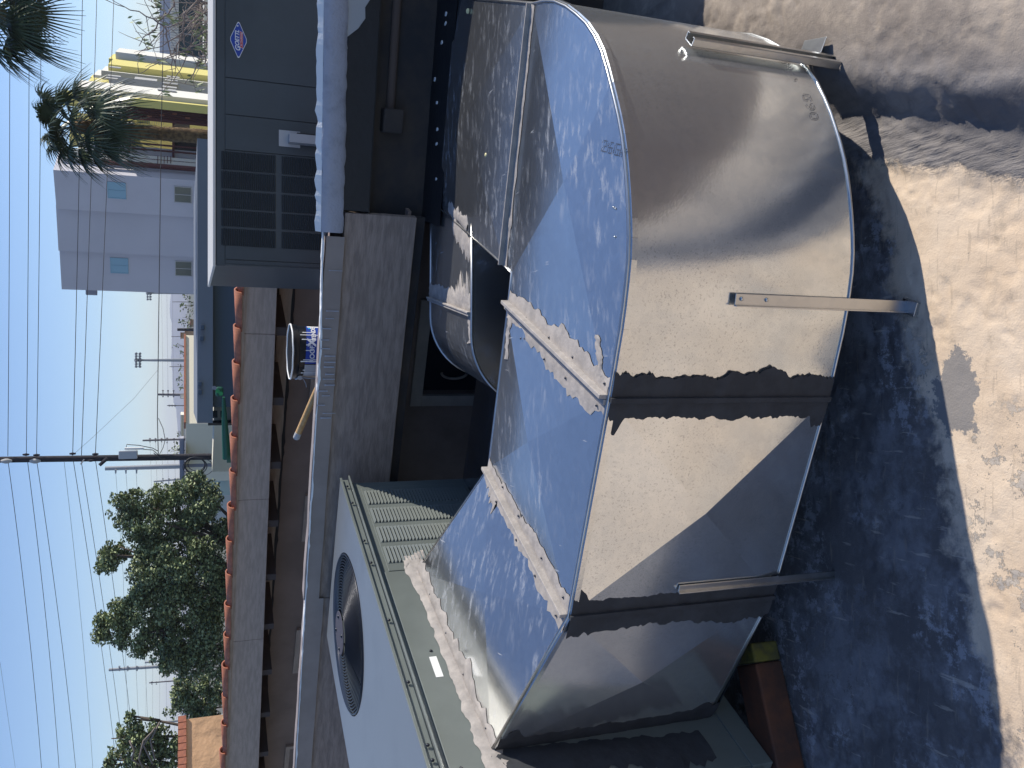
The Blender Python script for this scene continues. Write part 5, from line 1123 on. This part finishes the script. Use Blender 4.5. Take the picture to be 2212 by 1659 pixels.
# trunk of the second palm stays outside the frame above; it still stands on the ground
# ---- sparse twiggy tree at the right
tt = thing('twiggy_tree', 'sparse tree of thin twigs with a few hanging green leaves behind the dark unit', 'tree', D(520, -20, 9)); rnd = random.Random(12); b = MB(); lf = MB()
def leaflets(p, k_):
    for _ in range(k_):
        d = V(rnd.gauss(0, .35), rnd.gauss(0, .35), -1).normalized(); L_ = rnd.uniform(.05, .11); w_ = d.cross(V(rnd.gauss(0, 1), rnd.gauss(0, 1), 0)).normalized() * .011; q = p + V(rnd.gauss(0, .025), rnd.gauss(0, .025), rnd.gauss(0, .02))
        lf.add([q, q + d * L_ * .45 + w_, q + d * L_, q + d * L_ * .45 - w_], [(0, 1, 2, 3)], rnd.choice((0, 1, 1)))
tw_ = [((455, 20), (420, 40), (380, 55), (357, 60), (330, 90), (295, 122)), ((450, 5), (400, 25), (357, 60)), ((357, 60), (300, 25), (240, 5)), ((430, 30), (395, 70), (350, 100), (308, 110)), ((420, 5), (380, 55), (350, 20), (320, 0)), ((458, 90), (430, 95), (395, 110), (350, 130), (300, 160)), ((457, 60), (425, 80), (405, 115), (385, 160), (340, 210)), ((395, 70), (380, 110), (378, 160)), ((357, 60), (362, 90), (372, 130), (370, 175)), ((455, 110), (430, 130), (415, 165), (400, 180)), ((440, 5), (425, 30), (412, 70), (420, 90)), ((400, 25), (395, 60), (400, 100), (385, 125)), ((360, 30), (330, 70), (312, 80), (300, 100)), ((457, 30), (440, 60), (432, 100), (450, 140)), ((380, 5), (365, 30), (345, 45), (330, 40)), ((450, 150), (440, 120), (430, 105)), ((425, 60), (410, 50), (395, 20)), ((455, 70), (445, 90), (437, 130), (420, 150))]
for i, ch in enumerate(tw_):
    Yt = 9 + .4 * math.sin(i * 2.1); pts = [D(x, y, Yt + .1 * k) for k, (x, y) in enumerate(ch)]; sm_ = []
    for k in range(len(pts) - 1):
        for q in range(4): sm_.append(mix(pts[k], pts[k + 1], q / 4) + V(rnd.gauss(0, .006), 0, rnd.gauss(0, .006)))
    sm_.append(pts[-1]); b.tube(sm_, [mix(.0085, .003, k / (len(sm_) - 1)) for k in range(len(sm_))], 5)
    for k in range(5, len(sm_), 5):
        if rnd.random() < .42: leaflets(sm_[k], rnd.randint(4, 9))
    for _ in range(5):
        k = rnd.randrange(2, len(sm_)); e = sm_[k] + V(rnd.gauss(0, .14), rnd.gauss(0, .05), rnd.gauss(0, .14)); b.tube([sm_[k], mix(sm_[k], e, .5) + V(0, 0, .015), e], [.0035, .0028, .0018], 4)
        if rnd.random() < .28: leaflets(e, rnd.randint(3, 7))
for _ in range(60): p = D(rnd.uniform(428, 458), rnd.uniform(-10, 60), 9 + rnd.uniform(-.3, .6)); b.tube([p, p + V(rnd.gauss(0, .15), 0, rnd.gauss(.1, .1))], [.005, .002], 4)
b.tube([D(457, 0, 9.2), D(520, -20, 9.2), V(D(520, -20, 9.2).x, 9.2, -4.2)], [.03, .06, .1], 8)
b.obj('twigs', M['twig'], tt, smooth=True); lf.obj('leaves', [M['leaf_mid'], M['leaf_light']], tt)

# ================================================================== AIR
hz = MB(); hz.box(V(-2600, -150, -5.3), V(5200, 0, 0), V(0, 4300, 0), V(0, 0, 75)); ho = hz.obj('haze', [])
hm = bpy.data.materials.new('haze_air'); hm.use_nodes = True; n = hm.node_tree; n.nodes.clear(); o_ = n.nodes.new('ShaderNodeOutputMaterial'); pv = n.nodes.new('ShaderNodeVolumePrincipled')
pv.inputs['Color'].default_value = (.80, .86, 1, 1); pv.inputs['Density'].default_value = .00028; pv.inputs['Anisotropy'].default_value = .1; n.links.new(pv.outputs[0], o_.inputs['Volume']); ho.data.materials.append(hm); tag(ho, kind='stuff')

for o in bpy.data.objects:
    if o.parent: continue
    n_ = o.name.split('.')[0]
    g = {'power_line': 'power lines strung across the sky', 'distant_pole': 'distant utility poles', 'shade_tree': 'green trees beyond the tiled roof', 'distant_tree': 'small far-off trees', 'bare_tree': 'thin bare trees', 'fan_palm': 'fan palms', 'stadium_light': 'stadium floodlight masts', 'far_house': 'small houses far away', 'timber_beam': 'timber beams under the grey unit'}.get(n_)
    if g: o['group'] = g
